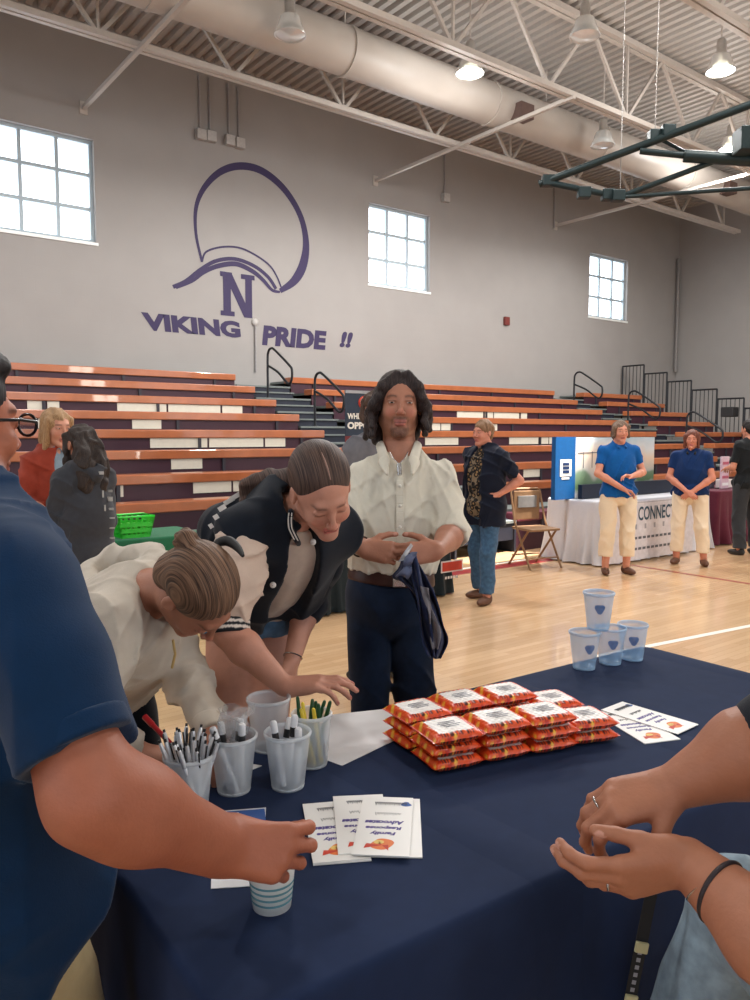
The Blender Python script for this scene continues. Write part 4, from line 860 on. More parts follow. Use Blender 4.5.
ts.append(sleeve([J['sh0'], J['sh0']+(e0-J['sh0'])*.4, e_c], [.084, .082, .073], .04)); ts.append(sleeve([J['sh1'], J['sh1']+(e1-J['sh1'])*.75], [.095, .09], .04))
ts.append(cap(hc, J['nk']+A3(.02, 0, .01), .07, .072, k=.006, op='s'))
blob('tee_shirt', ts, .006, M_navy, t, disp=lambda p: fa(p)+fb(p))
dn = nrm(e_c-J['sh0']); blob('sleeve_hem', [sleeve([e_c-dn*.028, e_c+dn*.002], [.0768, .0763], .003, True, cut0=True)], .004, M_navy, t)
jq = [group([ell(J['pv']-A3(0, 0, .03), (.175, .135, .15), TM, .03)]+sum([[cap(a+A3(.05, 0, -.04), b+A3(.04, 0, 0), .112, .100, k=.03), cap(b, c_, .095, .085, k=.02)] for a, b, c_ in legs], [])+[plane((0, 0, .06), (0, 0, -1))], .01)]
blob('khaki_trousers', jq, .008, M_khaki, t, disp=folds(.008, 22, 2))
for l_ in legs: shoe('shoe', l_[2], (1, 0), M_leather, t, .28)
# ---------------------------------------------------------------- seated person, right edge
t = place('person', 'seated person at the right edge with clasped hands, bracelets and light jeans', (1.2, .25))
hc = A3(1.15, .34, 1.56); HM = frame(A3(-.25, 1, -.15), (0, 0, 1)); J = dict(sh0=A3(.985, .17, 1.22), sh1=A3(1.32, .33, 1.25), nk=A3(1.15, .27, 1.34), pv=A3(1.22, .18, .60), fw=A3(-.2, 1, 0))
e0, w0 = P(812, 975, .88), P(688, 862, 1.02); e1, w1 = P(782, 738, 1.07), P(672, 788, 1.10)
legs = [(A3(1.12, .22, .60), P(736, 904, 1.34), A3(1.20, .78, .10)), (A3(1.34, .22, .60), A3(1.38, .66, .62), A3(1.36, .60, .10))]
TQ, TM, TU, TF = torso(J, 0, 1.05, 1.1, 1.1)
h0, n0 = hand(w0, cdir(-.95, -.24, -.02), cdir(.1, .45, 1), cdir(-.1, .9, -.2), 1.0, fc=((20, 30, 22), (22, 32, 22), (25, 34, 24), (30, 36, 24)), tc=(5, 15), tspread=.30, kf=.004, spread=.0)
h1, n1 = hand(w1, cdir(-.93, -.22, -.05), cdir(-.1, -.85, .35), cdir(.25, -.45, -.85), .98, fc=((40, 45, 25), (36, 42, 24), (32, 40, 24), (32, 40, 24)), tc=(5, 15), tspread=.8, kf=.004)
body = head_prims(hc, HM, .98, J['nk'], .05)+TQ+arm(J['sh0'], e0, w0, (.055, .052, .050, .031))+arm(J['sh1'], e1, w1, (.055, .056, .054, .030))+h0+h1
for a, b, c_ in legs: body += leg(a, b, c_)
blob('body', body, .0034, SKIN(), t, colfn=lambda p: nail_cols(head_cols(hc, HM, .98, SK['olive'], p), p, n0+n1, (225, 175, 160)))
eyes(t, hc, HM, .98)
LH = lambda x, y, z: hc+HM@A3(x, y, z)
blob('hair', [ell(LH(0, -.026, .042), (.084, .098, .086), HM, .01), ell(LH(0, -.06, -.05), (.085, .06, .12), HM, .03), ell(LH(0, .118, -.055), (.07, .084, .115), HM, .010, 's')], .006, ATTR('hair_strands', .48), t, disp=grooves(.0014, [HM[:, 0]], 300, 4), colfn=stripes((50, 36, 30), (96, 72, 58), [HM[:, 0]], 260, 6))
M_dk = cloth('charcoal_jersey', (30, 34, 42))
ts = [group(torso(J, .028, 1.08, 1.15, 1.15)[0]+[plane(J['pv']-TU*.02, -TU)], .03), sleeve([J['sh0'], J['sh0']+(e0-J['sh0'])*.55], [.078, .072], .03), sleeve([J['sh1'], J['sh1']+(e1-J['sh1'])*.5, e1, e1+(w1-e1)*.22], [.078, .072, .066, .062], .03), cap(hc, J['nk'], .06, .06, k=.006, op='s')]
blob('tee_shirt', ts, .007, M_dk, t, disp=folds(.005, 25, 6))
jq = [group([ell(J['pv']-A3(0, 0, .02), (.18, .14, .13), TM, .03)]+sum([[cap(a, b, .100, .078, k=.03), cap(b, c_, .076, .064, k=.02)] for a, b, c_ in legs], [])+[plane((0, 0, .07), (0, 0, -1))], .01)]
blob('jeans', jq, .006, cloth('pale_washed_denim', (134, 154, 168), var=.22), t, disp=creases(.006, 13, 16))
for l_ in legs: shoe('shoe', l_[2], (0, 1), mat('black_shoe', (30, 28, 28), .5), t, .25)
def ringband(c_, ax, r, w_, m, nm='bracelet'): MB().lathe(c_, [(r+w_*math.cos(a), w_*math.sin(a)) for a in np.linspace(0, 6.283, 9)], 32, axis=ax).build(nm, m, t)
ax_ = nrm(e0-w0); ringband(w0+ax_*.052, nrm(ax_+A3(0, 0, .15)), .040, .0035, mat('dark_rubber', (48, 40, 44), .5)); ringband(w0+ax_*.038, nrm(ax_+A3(0, .1, -.3)), .0375, .0013, M_silver); ringband(w0+ax_*.004, nrm(ax_+A3(0, .1, -.25)), .0325, .0011, M_silver)
for hq_, i in ((h1, 1),):
    pass
def finger_ring(W, d, palm, th, s, i, t_=.35):
    d = nrm(d); palm = nrm(palm-d*(palm@d)); tt = nrm(np.cross(d, palm)); tt = tt if tt@th > 0 else -tt
    xs = (.028, .0095, -.0095, -.027); ys = (.090, .094, .089, .080); k_ = W+(d*ys[i]+tt*xs[i])*s; v = nrm(d*math.cos(.42)+palm*math.sin(.42)); c_ = k_+v*.018*s; ringband(c_, v, .0104*s, .0016, M_silver, 'ring')
finger_ring(w1, cdir(-.93, -.22, -.05), cdir(-.1, -.85, .35), cdir(.25, -.45, -.85), 1., 2); finger_ring(w0, cdir(-.95, -.24, -.02), cdir(.1, .45, 1), cdir(-.1, .9, -.2), 1.0, 2)
# ================================================================== TABLES AND WHAT STANDS ON THEM
def tablecloth(name, c, sx, sy, rz, h, m, label, cat='tablecloth', drop=None, nf=14, amp=.02, seed=0, colfn=None):
    r = np.random.default_rng(seed); R_ = .05; per = []
    def arc(cx, cy, a0):
        for a in np.linspace(a0, a0+math.pi/2, 7): per.append((cx+R_*math.cos(a), cy+R_*math.sin(a), math.cos(a), math.sin(a)))
    hx, hy = sx/2-R_, sy/2-R_
    def side(x0, y0, x1, y1, nx, ny):
        n = max(4, int(math.hypot(x1-x0, y1-y0)/.022))
        for i in range(1, n): per.append((x0+(x1-x0)*i/n+nx*R_, y0+(y1-y0)*i/n+ny*R_, nx, ny))
    arc(hx, hy, 0); side(hx, hy, -hx, hy, 0, 1); arc(-hx, hy, math.pi/2); side(-hx, hy, -hx, -hy, -1, 0); arc(-hx, -hy, math.pi); side(-hx, -hy, hx, -hy, 0, -1); arc(hx, -hy, 1.5*math.pi); side(hx, -hy, hx, hy, 1, 0)
    per = np.array(per); n = len(per); L_ = np.cumsum(np.r_[0, np.linalg.norm(np.diff(per[:, :2], axis=0), axis=1)]); T_ = 2*math.pi*L_/L_[-1]
    wv_ = sum(np.sin(T_*k+r.uniform(0, 6.3))*w for k, w in ((nf, 1), (nf*1.6//1, .6), (nf*2.3//1, .4)))
    drop = h-.015 if drop is None else drop; mb = MB(); rings = []
    for dz, out in ((0, -.03), (0, -.008), (-.002, -.002), (-.008, .003), (-.02, .005)): rings.append([(p[0]+p[2]*out, p[1]+p[3]*out, h+dz) for p in per])
    for k in range(1, 15):
        t_ = k/14; rings.append([(p[0]+p[2]*(.006+amp*t_*1.2*(1+wv_[i]*.75)*(.3+.7*t_)), p[1]+p[3]*(.006+amp*t_*1.2*(1+wv_[i]*.75)*(.3+.7*t_)), h-.02-(drop-.02)*t_) for i, p in enumerate(per)])
    vs = [v for q in rings for v in q]; k = len(rings)
    fs = [(i*n+j, i*n+(j+1) % n, (i+1)*n+(j+1) % n, (i+1)*n+j) for i in range(k-1) for j in range(n)]
    M = Matrix.Translation(Vector((c[0], c[1], 0))) @ Matrix.Rotation(rz, 4, 'Z'); vs = [tuple(M @ Vector(v)) for v in vs]
    mb.add(vs, [f[::-1] for f in fs], 0, True); mb.add(vs[:n], [tuple(range(n))]); o = mb.build(name, m); tag(o, label, cat); return o
def folding_table(c, sx, sy, rz, h, label, group=None):
    t = thing('folding_table', label, 'table', (c[0], c[1], 0), rz); M_t = mat('grey_laminate', (150, 148, 144), .5); M_l = mat('steel_table_leg', (90, 90, 94), .4, metal=.5)
    M = Matrix.Translation(Vector((c[0], c[1], 0))) @ Matrix.Rotation(rz, 4, 'Z'); T = lambda x, y, z: np.array(M @ Vector((x, y, z)))
    ax, ay = T(1, 0, 0)-T(0, 0, 0), T(0, 1, 0)-T(0, 0, 0)
    MB().obox(T(0, 0, h-.022), ax*(sx/2-.02), ay*(sy/2-.02), A3(0, 0, .016)).build('table_top', M_t, t, bevel=.004)
    for i in (-1, 1):
        for j in (-1, 1): MB().tube([T(i*(sx/2-.25), j*(sy/2-.12), h-.04), T(i*(sx/2-.25), j*(sy/2-.12), 0)], .014, 8).build('leg', M_l, t)
        MB().tube([T(i*(sx/2-.25), -(sy/2-.12), .25), T(i*(sx/2-.25), (sy/2-.12), .25)], .010, 8).build('stretcher', M_l, t)
    return t
TC, TRZ = (1.455, 1.25), math.radians(-2.5); TH = .75
M_nav = mat('navy_table_linen', (30, 43, 72), .85, var=.05, vscale=30, spec=.2)
def _cr(nt, b, L):      # pressed fold creases
    tc = nt.nodes.new('ShaderNodeTexCoord'); wv = nt.nodes.new('ShaderNodeTexWave'); wv.bands_direction = 'X'; wv.inputs['Scale'].default_value = .45; wv.inputs['Distortion'].default_value = .6; wv.inputs['Detail'].default_value = 1
    no = nt.nodes.new('ShaderNodeTexNoise'); no.inputs['Scale'].default_value = 5; L(tc.outputs['Object'], wv.inputs['Vector']); L(tc.outputs['Object'], no.inputs['Vector'])
    cr = nt.nodes.new('ShaderNodeValToRGB'); cr.color_ramp.elements[0].position = .93; L(wv.outputs['Fac'], cr.inputs['Fac'])
    ad = nt.nodes.new('ShaderNodeMath'); ad.operation = 'MULTIPLY_ADD'; L(no.outputs['Fac'], ad.inputs[0]); ad.inputs[1].default_value = 1.2; L(cr.outputs['Color'], ad.inputs[2])
    bp = nt.nodes.new('ShaderNodeBump'); bp.inputs['Strength'].default_value = .35; bp.inputs['Distance'].default_value = .012; L(ad.outputs[0], bp.inputs['Height']); L(bp.outputs[0], b.inputs['Normal'])
tune(M_nav, _cr)
folding_table(TC, 2.0, .80, TRZ, TH, 'long folding table under the navy cloth in the foreground')
tablecloth('tablecloth', TC, 2.03, .84, TRZ, TH+.004, M_nav, 'navy blue cloth covering the foreground table', nf=22, amp=.035, seed=3)
Z0 = TH+.0045
T_ = lambda px, py, dz=0: onH(px, py, Z0+dz)+A3(0, 0, 0)
# cups
M_cup = mat('frosted_plastic', (234, 241, 247), .32, var=.02, alpha=.44); M_cup2 = mat('frosted_blue_plastic', (170, 205, 235), .3, var=.02, alpha=.46)
M_dot = mat('blue_print', (62, 104, 160), .5, alpha=.85); M_blk = mat('black_plastic', (34, 34, 36), .6)
def cup(p, label, group, m=M_cup, dots=False, h=.125, rt=.050, rb=.036):
    x, y, z = p; t = thing('plastic_cup', label, 'cup', (x, y, z), 0, group); e = .0012
    MB().lathe(p, [(.001, .003), (rb-.004, .003), (rb, .006), (rb+(rt-rb)*.93, h*.93), (rt-.001, h-.008)], 32).build('cup_wall', m, t)
    MB().lathe(p, [(rt-.002, h-.010), (rt+.002, h-.009), (rt+.0025, h-.003), (rt, h), (rt-.003, h-.003), (rt-.002, h-.010)], 32).build('rim', m, t)
    MB().lathe(p, [(rb-.008, .0), (rb-.001, .0), (rb+.0005, .006), (rb-.004, .007), (rb-.008, 0)], 32).build('base_ring', m, t)
    if dots:
        a0 = math.atan2(-y, -x)+dots; mb = MB(); zc = h*.60; rr_ = rb+(rt-rb)*.6+.0008; n = 18
        vs = [(x+rr_*math.cos(a0), y+rr_*math.sin(a0), z+zc)]
        for i in range(n):
            a = 2*math.pi*i/n; k = .016*(1+.15*math.sin(3*a)); da = k*math.cos(a)/rr_; zz = zc+k*math.sin(a); r2 = rb+(rt-rb)*zz/h+.0008; vs.append((x+r2*math.cos(a0+da), y+r2*math.sin(a0+da), z+zz))
        mb.add(vs, [(0, i+1, (i+1) % n+1) for i in range(n)]); mb.build('printed_mark', M_dot, t)
    return t
def slab_pen(a, b, kind, label, group):
    t = thing('pen', label, 'pen', tuple(a), 0, group); a, b = np.asarray(a), np.asarray(b); d = nrm(b-a); L_ = np.linalg.norm(b-a)
    body = {'silver': mat('white_pen_barrel', (222, 224, 228), .3), 'green': mat('green_plastic', (38, 92, 52), .35), 'yellow': mat('yellow_plastic', (216, 190, 60), .35), 'marker': mat('white_pen_barrel', (222, 224, 228), .3)}[kind]
    r = .0068 if kind == 'marker' else .0048
    MB().tube([a, a+d*L_*.78], r, 8).build('barrel', body, t)
    tip = M_blk if kind in ('silver', 'marker') else mat('dark_green_plastic', (28, 74, 40), .4) if kind == 'green' else body
    if kind == 'marker': MB().tube([b-d*.018, b+d*.004, b+d*.008], [r*1.2, r*1.2, r*.8], 8).build('end_cap', body, t)
    MB().tube([a+d*L_*.72, b-d*.004, b], [r*1.15, r*1.1, r*.7] if kind == 'marker' else [r*1.1, r*.9, r*.55], 8).build('cap', mat('chrome', (228, 230, 234), .22, metal=.45) if kind == 'silver' else tip, t)
    if kind == 'silver':
        s = nrm(np.cross(d, A3(rng.normal(), rng.normal(), .2))); MB().bar(a+d*L_*.74+s*r*1.5, b-d*.002+s*r*1.5, .003, .0016).build('clip', M_blk, t); MB().tube([b, b+d*.006], .0026, 6).build('button', M_blk, t)
    return t
def fill(p, n, kind, label, group, h=.125, rt=.043, rb=.030, tall=.15, seed=0, spread=1., sp_=1.):
    r = np.random.default_rng(seed)
    for i in range(n):
        a = 2.399*i; q = math.sqrt((i+.5)/n); A_ = A3(p[0]+rb*.8*q*math.cos(a+1.2)*spread, p[1]+rb*.8*q*math.sin(a+1.2)*spread, p[2]+.007); top = A3(p[0]+rt*1.15*sp_*q*math.cos(a), p[1]+rt*1.15*sp_*q*math.sin(a), p[2]+tall+r.uniform(-.012, .012))
        slab_pen(A_, A_+nrm(top-A_)*(tall+r.uniform(-.006, .010)), kind if isinstance(kind, str) else kind[i % len(kind)], label, group)
cA, cB, cC, cD, cE = T_(190, 812), T_(234, 790), T_(269, 748), T_(288, 786), T_(312, 764)
cup(cA, 'nearest frosted cup, packed with white and silver pens', 'frosted cups holding pens'); fill(cA, 22, 'silver', 'white and silver click pen standing in the nearest packed cup', 'silver pens in the nearest cup', tall=.152, seed=1, sp_=1.3)
cup(cB, 'frosted cup with plastic-wrapped pens, second from left', 'frosted cups holding pens'); fill(cB, 5, 'marker', 'white pen with black grip in the second cup', 'wrapped pens in the second cup', tall=.142, seed=2)
cup(cC, 'empty-looking frosted cup standing behind the others', 'frosted cups holding pens', rt=.052, rb=.040, h=.13)
cup(cD, 'frosted cup holding a few white markers with black caps', 'frosted cups holding pens'); fill(cD, 4, 'marker', 'white marker with black cap in the front right pen cup', 'markers in the front right cup', tall=.135, seed=5, spread=1.1)
cup(cE, 'frosted cup with green and yellow pens, furthest right of the pen cups', 'frosted cups holding pens', rt=.046); fill(cE, 9, ('green', 'yellow', 'green'), 'green and yellow pen in the right rear pen cup', 'green and yellow pens', tall=.142, seed=6)
# crumpled clear wrapper over the second cup
M_clear = mat('clear_film', (235, 238, 242), .08, var=.02, trans=.55, alpha=.35, spec=.9)
r_ = np.random.default_rng(11)
for (dx, dy), lb in (((.0, .0), 'crumpled clear plastic sleeve sticking up from the second pen cup'), ((.022, .03), 'smaller crumpled clear sleeve behind the first on the second pen cup')):
    V, F_ = [], []; nu, nv = 10, 9
    for i in range(nu):
        for j in range(nv): a = 2*math.pi*j/nv; rr = (.010+.022*(i/nu)**.7)*(1+.45*r_.normal()*.6); V.append((cB[0]+dx+rr*math.cos(a), cB[1]+dy+rr*math.sin(a), cB[2]+.075+.105*i/nu+.008*r_.normal()))
    for i in range(nu-1):
        for j in range(nv): F_.append((i*nv+j, i*nv+(j+1) % nv, (i+1)*nv+(j+1) % nv, (i+1)*nv+j))
    tag(MB().add(V, F_).build('plastic_sleeve', M_clear), lb, 'plastic sleeve')
# right-hand cups
gR = 'frosted cups at the far corner'
p1, p2, p3 = T_(584, 668), T_(610, 663), T_(632, 659)
cup(p1, 'blue-tinted frosted cup, left front of the cluster at the far table corner', gR, M_cup2, .4); cup(p2, 'blue-tinted frosted cup in the middle of the far corner cluster, partly hidden', gR, M_cup2, .2); cup(p3, 'blue-tinted frosted cup, right one of the far corner cluster', gR, M_cup2, .1)
cup((p1+p2)/2+A3(.0, .0, .125), 'blue-tinted frosted cup stacked on top of two others', gR, M_cup2, .1)
# paper cup held by the big man
pc_ = T_(272, 905); t = thing('paper_cup', 'white paper cup with thin teal bands under the big man\'s hand', 'cup', tuple(pc_)); M_pap = mat('white_paper_cup', (242, 240, 234), .6)
hC, rB, rT = .100, .031, .042; prof = lambda z: rB+(rT-rB)*z/hC
MB().lathe(pc_, [(.001, .004), (rB-.002, .004), (rB-.002, 0), (rB, 0), (rT, hC)], 40).build('cup_wall', M_pap, t); MB().lathe(pc_, [(rT-.001, hC-.004), (rT+.003, hC-.002), (rT+.003, hC+.003), (rT-.001, hC+.003), (rT-.002, hC-.004)], 40).build('rim', M_pap, t)
for z in (.014, .024, .034, .044): MB().lathe(pc_, [(prof(z)+.0006, z), (prof(z+.004)+.0006, z+.004)], 40).build('band', mat('teal_print', (96, 148, 158), .6), t)
# papers
M_pp = mat('white_paper', (224, 224, 226), .7, var=.02); M_bl = mat('blue_print_ink', (44, 88, 160), .6)
def sheet(pts, label, name='paper_sheet', cat='paper', dz=.0, m=M_pp, wob=.0):
    q = [T_(*p, dz) for p in pts]; return tag(MB().poly(q, .0012, (0, 0, 1)).build(name, m), label, cat)
sheet([(322, 716), (388, 709), (412, 716), (400, 738), (342, 766), (326, 760)], 'large creased white sheet lying between the pen cups and the orange packets')
sheet([(124, 742), (196, 766), (180, 792), (112, 780)], 'white paper the young woman in the cream hoodie is writing on'); sheet([(250, 764), (262, 766), (252, 770)], 'tiny triangular corner of white paper between two pen cups')
c = [T_(213, 812), T_(266, 808), T_(262, 886), T_(211, 889)]; t = thing('flyer', 'white flyer with blue header lying under the big man\'s forearm', 'flyer', tuple(sum(c)/4)); up = A3(0, 0, .0013)
MB().poly(c, .0012, (0, 0, 1)).build('sheet', M_pp, t); L2 = lambda u, v: c[0]+(c[1]-c[0])*u+(c[3]-c[0])*v
MB().poly([L2(*q)+up for q in ((.04, .02), (.97, .02), (.97, .22), (.04, .22))], .0003, (0, 0, 1)).build('header_print', M_bl, t); MB().poly([L2(*q)+up*1.3 for q in ((.10, .05), (.48, .05), (.48, .2), (.10, .2))], .0003, (0, 0, 1)).build('printed_box', M_pp, t)
m = MB()
for k in range(3):
    for u in np.arange(.14, .42, .06): m.poly([L2(*q)+up*1.6 for q in ((u, .075+.04*k), (u+.04, .075+.04*k), (u+.04, .095+.04*k), (u, .095+.04*k))], .0002, (0, 0, 1))
m.build('small_print', mat('grey_print', (90, 92, 100), .6), t)
# brochures
M_pr = mat('purple_print', (70, 56, 132), .6); M_gp = mat('grey_print', (90, 92, 100), .6); M_or = mat('orange_goldfish_print', (226, 122, 62), .6); M_rp = mat('red_print', (200, 64, 44), .6); M_yp = mat('pale_yellow_print', (232, 196, 110), .6)
def brochure(bot, top, dz, label, w=.105, L_=.228, full=True, thick=.0022):
    upf = lambda tri: tri if np.cross(tri[1]-tri[0], tri[2]-tri[0])[2] > 0 else [tri[0], tri[2], tri[1]]
    b, t_ = bot+A3(0, 0, dz), top+A3(0, 0, dz); ey = nrm(t_-b); mid = (b+t_)/2; ex = np.cross(ey, A3(0, 0, 1)); t = thing('brochure', label, 'brochure', tuple(mid), 0, 'advocate brochures')
    O_ = mid-ex*w/2-ey*L_/2; Q = lambda u, v, z=0: O_+ex*w*u+ey*L_*v+A3(0, 0, thick+.0002+z)
    MB().poly([O_, O_+ex*w, O_+ex*w+ey*L_, O_+ey*L_], thick, (0, 0, 1)).build('folded_sheet', mat('brochure_paper', (232, 231, 228), .45, var=.01), t)
    if not full: return t
    for s, v, ww in (('Family', .62, .46), ('Response', .53, .66), ('Advocates', .44, .72)):
        m = MB(); text_mesh(m, s, Q(.5-ww/2, v), ex, ey, size=.0150, width=w*ww, thick=0, shear=.2, bold=.05); m.build('lettering', M_pr, t)
    m = MB()      # handwriting-like line of small strokes and the footer line
    for k in range(9): m.tube([Q(.22+.055*k, .30), Q(.245+.055*k, .33+.01*(k % 3)), Q(.265+.055*k, .30)], .0006, 4)
    for k in range(14): m.tube([Q(.12+.045*k, .105), Q(.13+.045*k, .155+.015*(k % 2)), Q(.15+.045*k, .108)], .0010, 4)
    m.build('lettering', M_gp, t)
    m = MB(); cc = Q(.5, .83)
    m.add([cc]+[cc+ex*.021*math.cos(a)*(1+.2*math.sin(2*a))+ey*.020*math.sin(a) for a in np.linspace(0, 6.283, 25)], [(0, i+1, i+2) for i in range(24)])
    m.build('fish_print', M_or, t); m = MB(); c3 = Q(.5, .85, .0002)
    for dx_, dy_ in ((.030, .012), (.028, -.006), (-.012, .018), (.006, -.016)): m.add(upf([c3, c3+ex*dx_-ey*.003, c3+ex*(dx_*1.1)+ey*dy_]), [(0, 1, 2)])
    m.build('fin_print', M_rp, t)
    m = MB(); c4 = Q(.56, .80, .0002); m.add([c4]+[c4+ex*.010*math.cos(a)+ey*.007*math.sin(a) for a in np.linspace(0, 6.283, 17)], [(0, i+1, i+2) for i in range(16)]); m.build('belly_print', M_yp, t)
    m = MB(); c2 = Q(.13, .13); m.add([c2]+[c2+ex*.010*math.cos(a)*(1+.3*math.sin(3*a))+ey*.010*math.sin(a) for a in np.linspace(0, 6.283, 17)], [(0, i+1, i+2) for i in range(16)]); m.build('map_print', M_bl, t)
    return t
bt = lambda TL, TR, BL, BR: ((T_(*TL)+T_(*TR))/2, (T_(*BL)+T_(*BR))/2)
b, t_ = bt((302, 803), (352, 800), (315, 869), (371, 864)); brochure(b+A3(.004, -.006, 0), t_, 0, 'bottom brochure of the left pile, its edge just showing', full=False); brochure(b, t_, .0024, 'upper brochure of the left pile with a goldfish picture partly covered')
b, t_ = bt((333, 795), (382, 797), (343, 858), (392, 861)); brochure(b, t_, .0048, 'middle brochure fanned between the left pile and the right one')
b, t_ = bt((363, 800), (412, 804), (364, 866), (412, 855)); brochure(b+A3(.02, .0, 0), t_+A3(.012, 0, 0), .0, 'lowest right brochure, only its near corner poking out', full=False)
b, t_ = bt((363, 798), (414, 803), (352, 858), (409, 865)); brochure(b, t_, .0072, 'right topmost brochure of the near fan, goldfish picture fully visible')
brochure(T_(612, 712), T_(661, 741), 0, 'lower brochure of the pair beyond the seated person\'s wrist', full=True); brochure(T_(611, 707), T_(689, 731), .0026, 'upper brochure of the pair beyond the seated person\'s wrist')
# orange packets
def packet_proto():
    t = thing('noodle_packet', 'x', 'packet', (0, 0, 0)); nx, ny = 53, 43; X, Y = .136, .118; V = []; Cc = []
    r = np.random.default_rng(5)
    for side in (1, -1):
        for i in range(nx):
            for j in range(ny):
                u, v = i/(nx-1)*2-1, j/(ny-1)*2-1; e = max(abs(u)*1.0, abs(v)); cr = abs(u) > .88
                prof_ = (max(0, 1-(abs(u)/.90)**6)*max(0, 1-abs(v)**5))**.5; z = .0165+side*(.0155*prof_)+(.0012*math.sin(u*30+v*7)+.0012*math.sin(v*33+u*9))*(prof_ if side > 0 else 0)*.6
                if cr: z += .0016*math.sin(v*60)*(1 if side > 0 else 1)
                V.append((u*X/2+(.0015*math.sin(v*70) if abs(u) > .97 else 0), v*Y/2*(1-.02*math.cos(u*9)), z))
                n1 = math.sin(u*9+v*5+2*math.sin(v*6))+math.sin(u*15-v*11); col = lin((226, 82, 34))
                if n1 > 1.0 and u < .3: col = lin((236, 140, 40))
                if n1 > 1.45 and u < .3: col = lin((240, 190, 70))
                if n1 < -1.3: col = lin((196, 44, 30))
                if side > 0 and -.66 < u < .68 and -.72 < v < .62: col = lin((232, 228, 224))
                if side > 0 and abs(u) < .62 and .66 < v < .9 and math.sin(u*40) > .1: col = lin((90, 38, 30))
                if side < 0 and abs(u) < .72 and abs(v) > .80 and math.sin(u*38+2*math.sin(u*11)) > -.2: col = lin((86, 36, 34))
                if side > 0 and abs(u) < .62 and .74 < -v < .93 and math.sin(u*44+2*math.sin(u*13)) > 0: col = lin((86, 36, 34))
                if abs(u) > .93: col = lin((206, 52, 30))
                Cc.append(col)
    F_ = []
    for s in (0, 1):
        o = s*nx*ny
        for i in range(nx-1):
            for j in range(ny-1):
                f = (o+i*ny+j, o+(i+1)*ny+j, o+(i+1)*ny+j+1, o+i*ny+j+1); F_.append(f if s == 0 else f[::-1])
    mb = MB().add(V, F_, 0, True); o = mb.build('wrapper', ATTR('printed_foil_wrapper', .28, spec=.6), t, local=True)
    at = o.data.color_attributes.new('Col', 'FLOAT_COLOR', 'POINT'); at.data.foreach_set('color', np.array([(*c, 1) for c in Cc], np.float32).ravel())
    m = MB()
    for k, (u0, u1, v) in enumerate(((-.3, .35, .18), (-.4, .3, .02), (-.35, .42, -.14), (-.2, .3, -.30))): m.box((u0*X/2, v*Y/2-.0016, .0328), (u1*X/2, v*Y/2+.0016, .0334))
    m.build('label_print', mat('pale_grey_print', (150, 150, 158), .6), t, local=True); return t
pk = packet_proto(); first = True; gP = 'orange noodle packets piled on the table'
LY = [((1.212, 1.306), -13, 3, 'near left stack'), ((1.347, 1.275), -13, 3, 'near second stack'), ((1.472, 1.236), -14, 3, 'near third stack'), ((1.592, 1.205), -20, 2, 'low stack at the right end'),
      ((1.236, 1.440), -8, 3, 'rear left stack'), ((1.378, 1.432), -12, 3, 'rear middle stack'), ((1.512, 1.400), -14, 3, 'rear right stack'), ((1.632, 1.345), -16, 2, 'low rear stack at the right end')]
for (x, y), a, n, nm in LY:
    for k in range(n):
        jx, jy, ja = rng.uniform(-.004, .004, 3); lb = ('%s packet of the %s of orange noodle packets' % ({0: 'bottom', n-1: 'top'}.get(k, 'middle'), nm))
        o = pk if first else dup(pk); first = False; o.location = (x+jx, y+jy, Z0+.0305*k+.001); o.rotation_euler = (0, 0, math.radians(a)+ja*4); o['label'] = lb; o['group'] = gP
ROOTM.pop(pk.name, None)
# strap under the table edge at the seated person
t = thing('lanyard', 'black printed strap with two pale clips hanging beside the seated person\'s knee', 'lanyard', tuple(P(645, 880, 1.28)))
a, b = P(660, 850, 1.30), P(628, 1010, 1.30); s = nrm(np.cross(b-a, FH)); MB().obox((a+b)/2, s*.010, (b-a)/2, FH*.0012).build('strap', mat('black_webbing', (20, 21, 24), .8), t)
for f_ in (.60, .93): MB().obox(a+(b-a)*f_-FH*.004, s*.011, nrm(b-a)*.009, FH*.003).build('clip', mat('pale_buckle', (172, 168, 130), .5), t, bevel=.002)
m = MB(); text_mesh(m, 'IIIIII', a+(b-a)*.88-FH*.003-s*.004, -nrm(b-a), s, size=.007, width=.07, thick=.0004); m.build('lettering', mat('grey_print2', (130, 132, 140), .7), t)
# ================================================================== FAR SIDE OF THE FLOOR
M_blc = cloth('black_satin_cloth', (24, 34, 38), rough=.6); M_wsc = cloth('white_satin_cloth', (206, 206, 212), rough=.5, var=.02); M_mar = cloth('maroon_cloth', (88, 30, 48), rough=.7); M_gc = cloth('green_cloth', (36, 104, 72), rough=.7)
def covered(c, sx, sy, m, tl, cl, seed, rz=0, nf=26, amp=.03):
    folding_table(c, sx-.06, sy-.06, rz, .74, tl); return tablecloth('tablecloth', c, sx, sy, rz, .75, m, cl, nf=nf, amp=amp, seed=seed)
covered((4.20, 5.80), 1.75, .75, M_blc, 'folding table under the black cloth behind the man in the white shirt', 'black table cover with red logo behind the man in the white shirt', 1)
# red logo on the black cover
a = onY(440, 566, 5.36); m = thing('cover_logo', 'red and white logo printed low on the black table cover', 'logo', tuple(a))
q = onY(452, 566, 5.36); ex = A3(1, 0, 0); ez = A3(0, 0, 1)
MB().obox(q, ex*.14, ez*.055, A3(0, .002, 0)).build('logo_border', mat('white_print', (220, 214, 210), .6), m); MB().obox(q-A3(0, .003, 0), ex*.125, ez*.042, A3(0, .002, 0)).build('logo_field', mat('red_print', (186, 48, 48), .6), m)
mm = MB()
for k in range(5): mm.obox(q+A3(-.08+.035*k, -.003, -.105), ex*.011, ez*.012, A3(0, .001, 0))
mm.build('small_print', mat('white_print', (220, 214, 210), .6), m)
